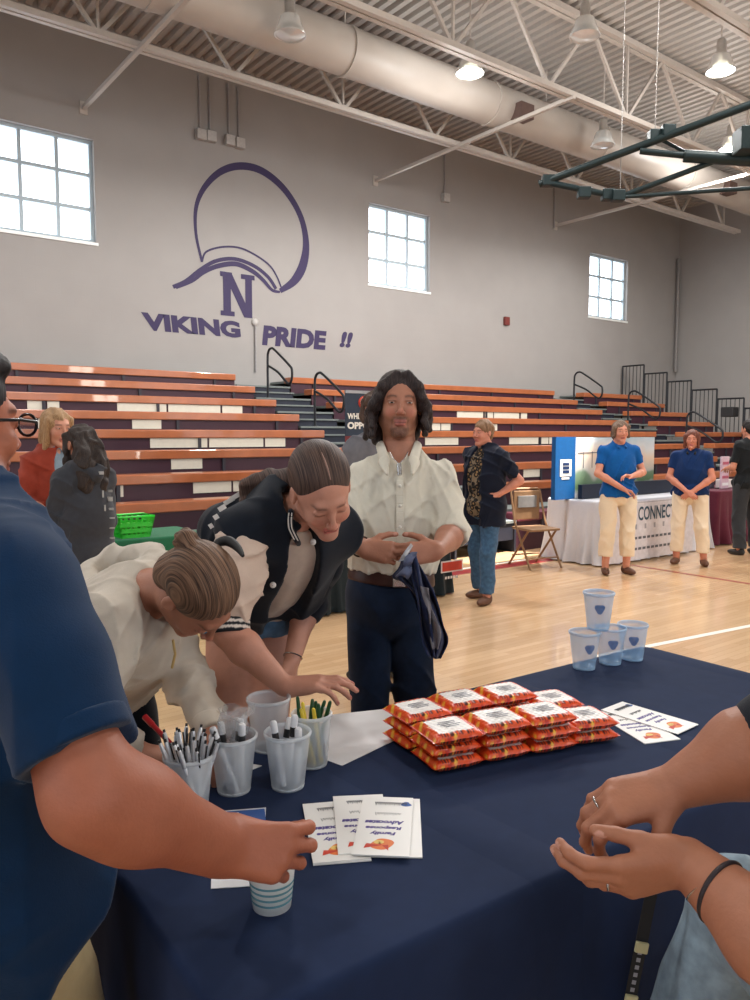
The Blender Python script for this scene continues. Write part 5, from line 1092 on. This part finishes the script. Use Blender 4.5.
# banner
bY = 6.5; a, b = onY(345, 393, bY), onY(345, 470, bY); x0b, z1 = a[0], a[2]; W_ = .80
t = thing('retractable_banner', 'navy and red upright banner reading WHERE OPPO behind the long-haired man', 'banner', (x0b+W_/2, bY, 0))
MB().box((x0b, bY-.004, z1-.36), (x0b+W_, bY+.004, z1)).build('navy_panel', mat('banner_navy', (26, 42, 62), .5), t); zr = onY(345, 436, bY)[2]
MB().box((x0b, bY-.004, zr), (x0b+W_, bY+.004, z1-.361)).build('lower_navy_panel', mat('banner_navy', (26, 42, 62), .5), t); MB().box((x0b, bY-.004, .12), (x0b+W_, bY+.004, zr-.001)).build('red_panel', mat('banner_red', (108, 34, 38), .5), t)
M_wl = mat('white_lettering', (226, 222, 212), .6)
m = MB(); q = onY(347, 419, bY); text_mesh(m, 'WHERE', (q[0], bY-.006, q[2]), ex, ez, size=.060, width=.245, thick=.001, bold=.04, shear=0); m.build('lettering', M_wl, t)
m = MB(); q = onY(347, 429, bY); text_mesh(m, 'OPPO', (q[0], bY-.006, q[2]), ex, ez, size=.072, width=.285, thick=.001, bold=.05); m.build('lettering', M_wl, t)
q = onY(366, 403, bY); q[1] = bY-.006; m = MB(); pts = [q+A3(.085*math.cos(a), 0, .06*math.sin(a)) for a in np.linspace(.7, 5.6, 18)]; m.tube(pts, .020, 6); m.build('logo_ring', mat('red_print', (186, 48, 48), .6), t)
m = MB(); pts = [q+A3(.085*math.cos(a), -.012, .06*math.sin(a)) for a in np.linspace(.7, 5.6, 18)]; m.tube(pts, .008, 6); m.build('logo_line', M_wl, t)
MB().box((x0b-.02, bY-.10, 0), (x0b+W_+.02, bY+.10, .11)).build('base', mat('banner_base', (150, 150, 152), .4, metal=.4), t, bevel=.01); MB().box((x0b, bY-.012, z1), (x0b+W_, bY+.012, z1+.03)).build('top_bar', mat('banner_base', (150, 150, 152), .4, metal=.4), t)
# white cloth display table
covered((8.74, 5.94), 2.44, .76, M_wsc, 'folding table under the white satin cloth on the right', 'white satin table cover hanging in folds behind the woman in bright blue', 5, nf=30, amp=.045)
FY = 5.44; a, b = onY(600, 500, FY), onY(690, 560, FY)
t = thing('table_banner', 'white printed table-front banner reading CONNECTI between the two women in polos', 'banner', (8.7, FY, .03)); fa_, fb_ = onY(606, 505, FY)[0], onY(693, 505, FY)[0]
MB().box((fa_, FY-.012, .03), (fb_, FY-.006, .735)).build('fabric', mat('white_banner_fabric', (206, 202, 208), .7), t); MB().box((fa_, FY-.014, .715), (fb_, FY-.012, .722)).build('top_stitch', mat('pale_grey_print', (150, 150, 158), .6), t)
M_tb = mat('dark_teal_print', (44, 72, 92), .6); q = onY(632, 514, FY); z_ = .52; xa_, xb_ = onY(630, 515, FY)[0], onY(675, 510, FY)[0]
m = MB(); text_mesh(m, 'K CONNECTI', (xa_, FY-.015, z_-.02), ex, ez, size=.17, width=xb_-xa_, thick=.001, bold=.02); m.build('lettering', M_tb, t)
for k, (z_, n) in enumerate(((.40, 7), (.28, 14), (.15, 14))):
    m = MB(); xs_ = np.linspace(xa_-.1, xb_+.1, n)
    for x in xs_: m.box((x, FY-.015, z_), (x+(.035 if k == 0 else .06), FY-.0125, z_+(.06 if k == 0 else .03)))
    m.build('small_print', mat('pale_grey_print', (150, 150, 158), .6) if k == 0 else M_gp, t)
# display box on the table
DYb = 5.98; L_ = onY(556, 437, DYb); R2 = onY(576, 437, DYb); E2 = onY(655, 436, DYb); t = thing('tabletop_display', 'tabletop exhibit display with bright blue side panel and landscape photo', 'display', (L_[0], DYb, .75)); zt = L_[2]
MB().box((L_[0], DYb, .755), (R2[0], DYb+.06, zt)).build('blue_panel', mat('display_blue', (16, 80, 136), .4), t)
pm = mat('landscape_photo_print', (190, 200, 210), .5)
def _ph(nt, b, L):
    tc = nt.nodes.new('ShaderNodeTexCoord'); sp = nt.nodes.new('ShaderNodeSeparateXYZ'); L(tc.outputs['Object'], sp.inputs[0]); no = nt.nodes.new('ShaderNodeTexNoise'); no.inputs['Scale'].default_value = 2.4; L(tc.outputs['Object'], no.inputs['Vector'])
    ad = nt.nodes.new('ShaderNodeMath'); ad.operation = 'MULTIPLY_ADD'; L(no.outputs['Fac'], ad.inputs[0]); ad.inputs[1].default_value = .45; L(sp.outputs['Z'], ad.inputs[2])
    cr = nt.nodes.new('ShaderNodeValToRGB'); L(ad.outputs[0], cr.inputs['Fac']); e = cr.color_ramp.elements; e[0].position = .15; e[0].color = (*lin((196, 200, 205)), 1); e[1].position = 1.0; e[1].color = (*lin((168, 192, 206)), 1)
    for p_, c_ in ((.30, (205, 208, 210)), (.38, (92, 122, 88)), (.50, (108, 134, 112)), (.56, (176, 176, 172)), (.72, (218, 196, 176)), (.86, (206, 210, 214))):
        x = e.new(p_); x.color = (*lin(c_), 1)
    L(cr.outputs[0], b.inputs['Base Color'])
tune(pm, _ph); zb_ = onY(600, 490, DYb)[2]
MB().box((R2[0]+.002, DYb+.004, .755), (E2[0], DYb+.055, zt-.005)).build('photo_panel', pm, t)
MB().box((R2[0]+.01, DYb-.10, .755), (E2[0]+.75, DYb-.04, .755+.17)).build('dark_counter_panel', mat('navy_panel', (24, 34, 52), .5), t)
q = onY(565.5, 468, DYb); m = MB(); m.box((q[0]-.105, DYb-.006, q[2]-.10), (q[0]+.105, DYb-.001, q[2]+.10)); m.build('logo_square', M_wl, t, bevel=.02)
m = MB()
for k in (-1, 0, 1): m.box((q[0]-.055, DYb-.010, q[2]+k*.046-.016), (q[0]+.06, DYb-.007, q[2]+k*.046+.016))
m.build('logo_bars', mat('display_navy', (24, 50, 92), .4), t)
MB().box((q[0]-.07, DYb-.004, q[2]-.135), (q[0]+.07, DYb-.001, q[2]-.112)).build('logo_caption', M_wl, t)
for k in range(5):
    x = R2[0]+.15+k*.17
    if k == 0: fe = MB()
    fe.box((x, DYb, 1.12), (x+.008, DYb+.003, 1.32))
fe.box((R2[0]+.05, DYb, 1.30), (R2[0]+.95, DYb+.003, 1.31)); fe.build('printed_fence', M_gp, t)
# maroon table
covered((11.0, 5.98), 1.5, .75, M_mar, 'folding table under the maroon cloth at far right', 'maroon table cover beside the woman in the navy polo', 8, nf=18, amp=.05)
for k, (px, py, w_, h_, col, lb) in enumerate(((722, 474, .20, .26, (196, 170, 186), 'small upright pink and white poster on the maroon table'), (730, 484, .26, .12, (214, 208, 206), 'stack of white leaflets on the maroon table'), (718, 488, .12, .10, (70, 66, 80), 'small dark box on the maroon table'))):
    q = onY(px, py, 5.85); x = q[0]; t = thing(['poster_stand', 'leaflet_stack', 'small_box'][k], lb, ['poster', 'leaflets', 'box'][k], (x, 5.85, .755))
    MB().box((x-w_/2, 5.80+.07*k, .756), (x+w_/2, 5.83+.07*k+(.1 if k else 0), .756+h_+(.2 if k == 0 else 0))).build(['panel', 'sheets', 'carton'][k], mat('table_item_%s' % lb.split()[1], col, .5), t, bevel=.004)
    if k == 0:
        for j in range(4): MB().box((x-.08, 5.795, .80+j*.1), (x+.08, 5.799, .84+j*.1)).build('print_block', mat('pink_print', (170, 84, 110), .5) if j % 2 else M_pp, t)
        MB().box((x-.09, 5.83, .756), (x+.09, 5.92, .765)).build('foot', M_blk, t)
# green table and basket
covered((2.05, 5.95), 1.25, .6, M_gc, 'folding table under the green cloth on the left', 'green table cover behind the girl in the dark hoodie', 9, nf=16)
q = onY(133, 538, 5.78); bx, by = q[0], 5.80; t = thing('basket', 'bright green plastic basket full of small items on the green table', 'basket', (bx, by, .756)); M_g = mat('lime_green_plastic', (44, 196, 52), .35)
w0_, w1_, hb = .105, .135, .155
for sx, sy in ((1, 0), (-1, 0), (0, 1), (0, -1)):
    m = MB(); n = 6
    for k in range(n+1):
        u = -1+2*k/n; p0 = A3(bx+(sx*w0_ if sx else u*w0_), by+(sy*w0_*.8 if sy else u*w0_*.8), .758); p1_ = A3(bx+(sx*w1_ if sx else u*w1_), by+(sy*w1_*.8 if sy else u*w1_*.8), .756+hb); m.bar(p0, p1_, .014, .005)
    for f_ in (.02, .3, .6): ww = w0_+(w1_-w0_)*f_; a_ = A3(bx+(sx*ww if sx else -ww), by+(sy*ww*.8 if sy else -ww*.8), .758+hb*f_); b_ = A3(bx+(sx*ww if sx else ww), by+(sy*ww*.8 if sy else ww*.8), .758+hb*f_); m.bar(a_, b_, .006, .03)
    m.build('basket_side', M_g, t)
m = MB(); m.tube([(bx-w1_, by-w1_*.8, .756+hb), (bx+w1_, by-w1_*.8, .756+hb), (bx+w1_, by+w1_*.8, .756+hb), (bx-w1_, by+w1_*.8, .756+hb), (bx-w1_, by-w1_*.8, .756+hb)], .009, 6); m.build('rim', M_g, t); MB().box((bx-w0_, by-w0_*.8, .756), (bx+w0_, by+w0_*.8, .762)).build('floor', M_g, t)
r_ = np.random.default_rng(4); m = MB()
for k in range(70): m.sphere((bx+r_.uniform(-.09, .09), by+r_.uniform(-.07, .07), .775+r_.uniform(0, .07)), (.02, .014, .012), 5)
o = m.build('wrapped_sweets', mat('green_wrapper', (96, 190, 70), .3)); tag(o, 'heap of small green wrapped sweets filling the green basket', 'sweets'); o['kind'] = 'stuff'
# folding chair
t = thing('folding_chair', 'tan and grey metal folding chair standing empty in front of the bleachers', 'chair', tuple(onH(534, 566, 0)), 0); M_tan = mat('tan_metal', (140, 108, 78), .45, metal=.2); M_gs = mat('grey_pad', (120, 118, 116), .7)
cb = onH(534, 566, 0); fx = nrm(A3(.95, -.25, 0)); fy = nrm(A3(-.25, -.95, 0)); Cq = lambda x, y, z: cb+fx*x+fy*y+A3(0, 0, z)
for s in (-1, 1):
    MB().tube([Cq(s*.21, .24, 0), Cq(s*.21, -.10, .52), Cq(s*.20, -.20, .86)], .013, 8).build('front_leg', M_tan, t); MB().tube([Cq(s*.19, -.24, 0), Cq(s*.19, .16, .44)], .013, 8).build('back_leg', M_tan, t)
MB().tube([Cq(-.20, -.20, .86), Cq(-.17, -.21, .89), Cq(.17, -.21, .89), Cq(.20, -.20, .86)], .013, 8).build('top_rail', M_tan, t)
MB().tube([Cq(-.21, .17, .12), Cq(.21, .17, .12)], .009, 8).build('stretcher', M_tan, t); MB().tube([Cq(-.19, -.17, .12), Cq(.19, -.17, .12)], .009, 8).build('stretcher', M_tan, t)
MB().obox(Cq(0, .02, .445), fx*.20, fy*.20, A3(0, 0, .014)).build('seat', M_tan, t, bevel=.01); MB().obox(Cq(0, -.175, .70), fx*.18, fy*.010, A3(0, 0, .17)).build('backrest', M_tan, t, bevel=.01); MB().obox(Cq(0, -.160, .74), fx*.13, fy*.006, A3(0, 0, .07)).build('back_pad', M_gs, t, bevel=.005)
# ------------------------------------------------------------------ standing people further off
def stand(label, foot, face, H_, skin, hair, spec, name='person'):
    s = H_/1.70; t = place(name, label, foot[:2]); fw = nrm(A3(face[0], face[1], 0)); sd = np.cross(fw, A3(0, 0, 1)); B_ = A3(foot[0], foot[1], 0); W = lambda x, y, z: B_+(sd*x+fw*y+A3(0, 0, z))*s      # x to the figure's right
    w_ = spec.get('w', 1.); J = dict(sh0=W(-.160*w_, -.01, 1.365), sh1=W(.160*w_, -.01, 1.365), nk=W(0, -.015, 1.45), pv=W(0, 0, .93), fw=fw)
    hd = spec.get('head', (0, 0)); hf = nrm(fw*math.cos(hd[0])+sd*math.sin(hd[0])+A3(0, 0, hd[1])); hc = W(0, .03, 1.575); HM = frame(hf, (0, 0, 1))
    arms = spec['arms']; e0, w0, d0 = [W(*q) for q in arms[0][:2]]+[None]; e1, w1 = [W(*q) for q in arms[1][:2]]; hv = lambda q: nrm(sd*q[0]+fw*q[1]+A3(0, 0, q[2]))
    hb = []; 
    for (w__, a) in ((w0, arms[0]), (w1, arms[1])): hb += hand(w__, hv(a[2]), hv(a[3]), hv(a[4]), .95*s, fc=((30, 35, 20),)*4)[0]
    st = spec.get('step', ((0, 0), (0, 0))); legs = [(W(x*.095*w_, 0, .88), W(x*.105*w_+st[i][0]*.5, .02+st[i][1]*.5, .48), W(x*.11*w_+st[i][0], -.02+st[i][1], .07)) for i, x in ((0, -1), (1, 1))]
    TQ, TM, TU, TF = torso(J, 0, w_, w_)
    body = head_prims(hc, HM, s, J['nk'], .048*w_)+TQ+arm(J['sh0'], e0, w0)+arm(J['sh1'], e1, w1)+hb
    for a, b, c_ in legs: body += leg(a, b, c_)
    vx = .0065
    blob('body', body, vx, SKIN(), t, colfn=lambda p: head_cols(hc, HM, s, skin, p)); eyes(t, hc, HM, s)
    LH = lambda x, y, z: hc+HM@(A3(x, y, z)*s)
    hq = [ell(LH(0, -.024, .040), A3(.086, .100, .088)*s, HM, .01), ell(LH(0, .125, -.040), A3(.070, .090, .112)*s, HM, .01, 's')]
    L_ = spec.get('hair', .12)
    if spec.get('curly') and L_ > .3: hq += [ell(LH(x_, -.115, -.10-.05*abs(x_)/.05), A3(.062, .060, .185)*s, HM, .03) for x_ in (-.05, .05)]
    if L_ > .05:
        hq.append(ell(LH(0, -.055, .03-L_*.5), A3(.088, .052, .06+L_*.55)*s, HM, .02))
        for g in (-1, 1): hq.append(cap(LH(g*.072, .022, .05), LH(g*.080, .012, .03-L_*.9), .026*s, .020*s, k=.015))
    else: hq.append(ell(LH(0, -.055, -.01), A3(.074, .055, .07)*s, HM, .02))
    blob('hair', hq, .005, hairmat('hair_%d_%d_%d' % hair[0], hair[0], hair[1], HM, True), t, disp=folds(.0035, 95, 3) if not spec.get('curly') else folds(.007, 80, 5))
    def sleeves(frac, r, name_, m, seed):
        for i, (sh_, e_, wr) in enumerate(((J['sh0'], e0, w0), (J['sh1'], e1, w1))):
            pts = [sh_, sh_+(e_-sh_)*min(1, frac)] if frac <= 1 else [sh_, sh_+(e_-sh_)*.5, e_, e_+(wr-e_)*(frac-1)]
            yield sleeve(pts, list(np.linspace(r, r*.80, len(pts))), .02)
    for nm, m, g, fr, hemz, opt in spec['tops']:
        q = [group(torso(J, g, 1.03*w_, 1.06*w_, spec.get('waist', 1.1))[0]+[ell(J['pv']-TU*.02, A3(.176*w_+g, .128*w_+g, .16)*s, TM, .03)]+([cap(J['pv']-A3(0, 0, .02), J['pv']-A3(0, 0, .35*s), (.165*w_+g)*s, (.185*w_+g)*s, k=.04, flat=(TF, .78))] if hemz < .75 else [])+[plane(A3(0, 0, hemz*s), (0, 0, -1))], .02)]+[ell(J['pv']-TU*.02, A3(.172*w_+g, .125*w_+g, .15), TM, .03)]*0+list(sleeves(fr, (.050+g*.55)*w_, nm, m, 1))
        q.append(cap(hc, J['nk']+TF*.015, .062*s, (.056 if g < .02 else .062)*s, k=.006, op='s'))
        if opt == 'open': q.append(group([cap(J['nk']+TF*.14, J['pv']+TF*.18-A3(0, 0, .2), .075, .095, k=.01)], .008, 's'))
        if opt == 'hood': q += [cap(J['nk']+TF*-.05+sd*-.08, J['nk']+TF*-.09-A3(0, 0, .05), .04, .05, k=.02), cap(J['nk']+TF*-.05+sd*.08, J['nk']+TF*-.09-A3(0, 0, .05), .04, .05, k=.02), cap(J['nk']+sd*.09, J['nk']+TF*.06+sd*.05, .032, .03, k=.02), cap(J['nk']-sd*.09, J['nk']+TF*.06-sd*.05, .032, .03, k=.02)]
        blob(nm, q, .0085, m, t, disp=creases(.016, 17, 7))
        if opt == 'polo':
            blob('collar', [cap(J['nk']+sd*x*.05*s+TF*-.01, J['nk']+sd*x*.042*s+TF*.108*s-A3(0, 0, .052*s), .022, .012, k=.006) for x in (-1, 1)]+[cap(J['nk']+sd*-.05*s+TF*-.02+A3(0, 0, .01), J['nk']+sd*.05*s+TF*-.02+A3(0, 0, .01), .025, k=.02)], .006, spec.get('colm', m), t)
    bm, br, cut, fl = spec['bottom']
    jq = [group([ell(J['pv']-TU*.03, A3(.158*w_, .118*w_, .14)*s*1.04, TM, .03)]+sum([[cap(a, b, (.082*w_+br)*s, (.064+br)*s, k=.015), cap(b, c_, (.066+br)*s, (.050+br+fl)*s, k=.02)] for a, b, c_ in legs], [])+[plane((0, 0, cut*s), (0, 0, -1)), plane(A3(0, 0, 1.02*s), (0, 0, 1))], .01)]
    blob('trousers', jq, .009, bm, t, disp=creases(.010, 20, 12))
    for i, l_ in enumerate(legs): shoe('shoe', l_[2], fw+sd*(.25 if i else -.25), spec['shoe'], t, .23)
    return t, J, hc, HM, W, (e0, w0, e1, w1)
M_cardi = cloth('rust_cardigan', (150, 62, 46)); M_lb = cloth('pale_blue_shirt', (128, 146, 160)); M_gh = cloth('charcoal_hoodie', (58, 60, 66)); M_lj = cloth('worn_blue_denim', (62, 92, 122), var=.25)
M_rb = cloth('royal_blue_polo', (12, 84, 152)); M_nb = cloth('navy_polo', (14, 42, 86)); M_ck = cloth('cream_trousers', (226, 208, 182), var=.02); M_ncd = cloth('navy_cardigan', (18, 24, 40)); M_bkc = cloth('black_cotton', (24, 27, 30)); M_sand = mat('brown_sandal', (92, 60, 44), .6)
M_leo = cloth('leopard_print', (150, 124, 92))
def _leo(nt, b, L):
    tc = nt.nodes.new('ShaderNodeTexCoord'); vo = nt.nodes.new('ShaderNodeTexVoronoi'); vo.inputs['Scale'].default_value = 26; L(tc.outputs['Object'], vo.inputs['Vector']); cr = nt.nodes.new('ShaderNodeValToRGB'); L(vo.outputs['Distance'], cr.inputs['Fac'])
    e = cr.color_ramp.elements; cr.color_ramp.interpolation = 'CONSTANT'; e[0].color = (*lin((140, 112, 78)), 1); e[1].position = .30; e[1].color = (*lin((28, 26, 26)), 1); x = e.new(.62); x.color = (*lin((120, 104, 84)), 1); L(cr.outputs[0], b.inputs['Base Color'])
tune(M_leo, _leo)
cam_to = lambda q: nrm(A3(-q[0], -q[1], 0)); CR0 = CR.copy()
# blonde woman in rust cardigan
f = P(57, 500, 5.0); stand('blonde woman in a rust cardigan and pale blue shirt talking at far left', f, cam_to(f)+CR0*.75, 1.69, (200, 142, 118), ((120, 88, 60), (196, 160, 118)),
      dict(w=.92, hair=.17, head=(0, -.12), arms=(((-.22, .0, 1.12), (-.10, .22, 1.0), (.7, .5, -.1), (.5, 0, -1), (0, 0, 1)), ((.22, .02, 1.12), (.10, .24, .98), (-.7, .5, -.1), (-.5, 0, -1), (0, 0, 1))),
           tops=[('shirt', M_lb, .010, .5, .86, None), ('cardigan', M_cardi, .026, 1.35, .74, 'open')], bottom=(M_lj, .012, .08, 0), shoe=M_sand))
# girl in dark hoodie
f = P(84, 500, 4.5); T_h = stand('girl with long dark hair in a charcoal hoodie seen from behind at left', f, nrm(-CR0*.75+FH*.55), 1.58, (176, 120, 96), ((30, 26, 26), (70, 58, 52)),
      dict(w=.84, hair=.34, curly=True, arms=(((-.20, .04, 1.08), (-.17, .20, .86), (0, .2, -1), (.9, 0, -.1), (0, 1, 0)), ((.20, .04, 1.08), (.17, .20, .86), (0, .2, -1), (-.9, 0, -.1), (0, 1, 0))),
           tops=[('hoodie', M_gh, .030, 1.35, .62, 'hood')], waist=1.3, bottom=(M_bkc, .012, .08, 0), shoe=mat('white_shoe', (205, 200, 196), .6)))
t, J, hc, HM, W, _ = T_h; hv_ = [o for o in t.children if o.name.startswith('hoodie')][0]; V_ = wv(hv_); m = MB()
for px, py, w_, h_ in ((101, 473, 7, 4), (105, 480, 5, 4), (110, 491, 6, 3), (110, 499, 7, 6), (111, 509, 6, 3), (112, 518, 7, 2), (112, 528, 7, 2), (112, 538, 7, 2), (103, 494, 2, 9), (105, 508, 2, 8)):
    c_ = onbody(P(px, py, 4.4), V_, .004)
    if abs((c_-CO)@CF-4.3) < .5: m.obox(c_, CR*w_*.0022, A3(0, 0, h_*.0022), FH*.002)
m.build('back_print', mat('faded_white_print', (170, 170, 168), .8), t)
# woman in leopard top
f = P(484, 500, 7.1); stand('short-haired woman in navy cardigan, leopard top and blue jeans, hand on hip', f, nrm(-CR0*.8-FH*.65), 1.66, (200, 134, 112), ((92, 66, 50), (160, 124, 92)),
      dict(w=1.12, hair=.02, arms=(((-.29, -.16, 1.14), (-.20, .02, 1.02), (.3, .6, -.7), (.8, 0, 0), (0, 0, 1)), ((.26, -.16, 1.10), (.22, .0, .98), (-.2, .7, -.2), (-.8, 0, 0), (0, 0, 1))),
           tops=[('leopard_top', M_leo, .012, .5, .80, None), ('cardigan', M_ncd, .030, .8, .72, 'open')], waist=1.2, bottom=(M_lj, .010, .10, .008), shoe=M_sand, step=((.0, .10), (0, -.08))))
# woman in royal blue polo
f = P(618, 500, 8.5); stand('woman in bright royal blue polo shirt and cream trousers, the left of the two', f, nrm(cam_to(f)+CR0*.35), 1.68, (206, 142, 118), ((58, 44, 38), (150, 124, 104)),
      dict(w=1.08, hair=.09, arms=(((-.26, .02, 1.13), (-.06, .24, 1.10), (.95, .2, .1), (0, .2, -1), (0, 1, .2)), ((.25, .05, 1.12), (.02, .20, .96), (-.9, .2, -.3), (0, 0, -1), (0, 1, .2))),
           tops=[('polo_shirt', M_rb, .016, .62, .86, 'polo')], waist=1.12, bottom=(M_ck, .016, .20, .012), shoe=M_sand))
# woman in navy polo
f = P(690, 500, 9.15); stand('woman in navy polo shirt and cream trousers with clasped hands, the right of the two', f, nrm(cam_to(f)-CR0*.05), 1.585, (196, 128, 104), ((84, 46, 38), (130, 78, 62)),
      dict(w=1.12, hair=.13, arms=(((-.25, .05, 1.10), (-.03, .18, .93), (.75, .2, -.5), (0, -1, -.3), (0, 0, 1)), ((.25, .05, 1.10), (.03, .20, .93), (-.75, .2, -.5), (0, -1, -.3), (0, 0, 1))),
           tops=[('polo_shirt', M_nb, .016, .60, .88, 'polo')], waist=1.15, bottom=(M_ck, .018, .16, .008), shoe=M_sand, colm=M_bkc, step=((-.06, .04), (.02, 0))))
# person in black at right edge
f = P(748, 500, 9.9); stand('person in black clothes standing side-on at the far right edge', f, nrm(-CR0*.3+FH*.9), 1.72, (190, 128, 104), ((26, 24, 24), (50, 44, 42)),
      dict(w=1.12, hair=.02, arms=(((-.24, .02, 1.10), (-.12, .24, 1.08), (.6, .7, 0), (0, 0, -1), (0, 1, .2)), ((.24, .05, 1.12), (.14, .26, 1.06), (-.6, .7, 0), (0, 0, -1), (0, 1, .2))),
           tops=[('tee_shirt', M_bkc, .018, .8, .84, None)], bottom=(cloth('charcoal_trousers', (48, 50, 54)), .016, .09, .01), shoe=mat('black_shoe', (30, 28, 28), .5)))
# person half hidden behind the long-haired man
f = P(380, 500, 4.75); stand('person in a grey jacket almost hidden behind the man in the white shirt', f, nrm(FH*.8-CR0*.5), 1.80, (186, 126, 104), ((52, 38, 32), (104, 80, 66)),
      dict(w=1.0, hair=.10, curly=True, arms=(((-.22, .02, 1.10), (-.20, .12, .86), (0, .2, -1), (.9, 0, 0), (0, 1, 0)), ((.22, .02, 1.10), (.20, .12, .86), (0, .2, -1), (-.9, 0, 0), (0, 1, 0))),
           tops=[('jacket', cloth('grey_jacket', (112, 112, 118)), .026, 1.35, .80, None)], bottom=(M_bkc, .012, .08, 0), shoe=mat('black_shoe', (30, 28, 28), .5)))
# spot lamp added to cast the sunny patch on the court edge by the folding chair
l = bpy.data.lights.new('skylight_beam', 'SPOT'); l.energy = 12000; l.color = (1, .93, .86); l.shadow_soft_size = .08; l.spot_size = math.radians(9); l.spot_blend = .25
o = bpy.data.objects.new('skylight_beam', l); C.objects.link(o); o.location = (9.5, 4.2, 7.9); tg = Vector((7.1, 6.75, .1)); o.rotation_euler = (tg-o.location).to_track_quat('-Z', 'Y').to_euler()
EXPO = .40
# ------------------------------------------------------------------ light and view
w = bpy.data.worlds.new('world'); bpy.context.scene.world = w; w.use_nodes = True
w.node_tree.nodes['Background'].inputs[0].default_value = (.8, .9, 1, 1); w.node_tree.nodes['Background'].inputs[1].default_value = 1.0
sc = bpy.context.scene; sc.view_settings.view_transform = 'Standard'; sc.view_settings.look = 'None'; sc.view_settings.gamma = 1; sc.view_settings.use_curve_mapping = False
sc.view_settings.exposure = EXPO
sc.cycles.use_denoising = True; sc.cycles.max_bounces = 8; sc.cycles.transparent_max_bounces = 12; sc.cycles.sample_clamp_indirect = 4; sc.cycles.caustics_reflective = False; sc.cycles.caustics_refractive = False
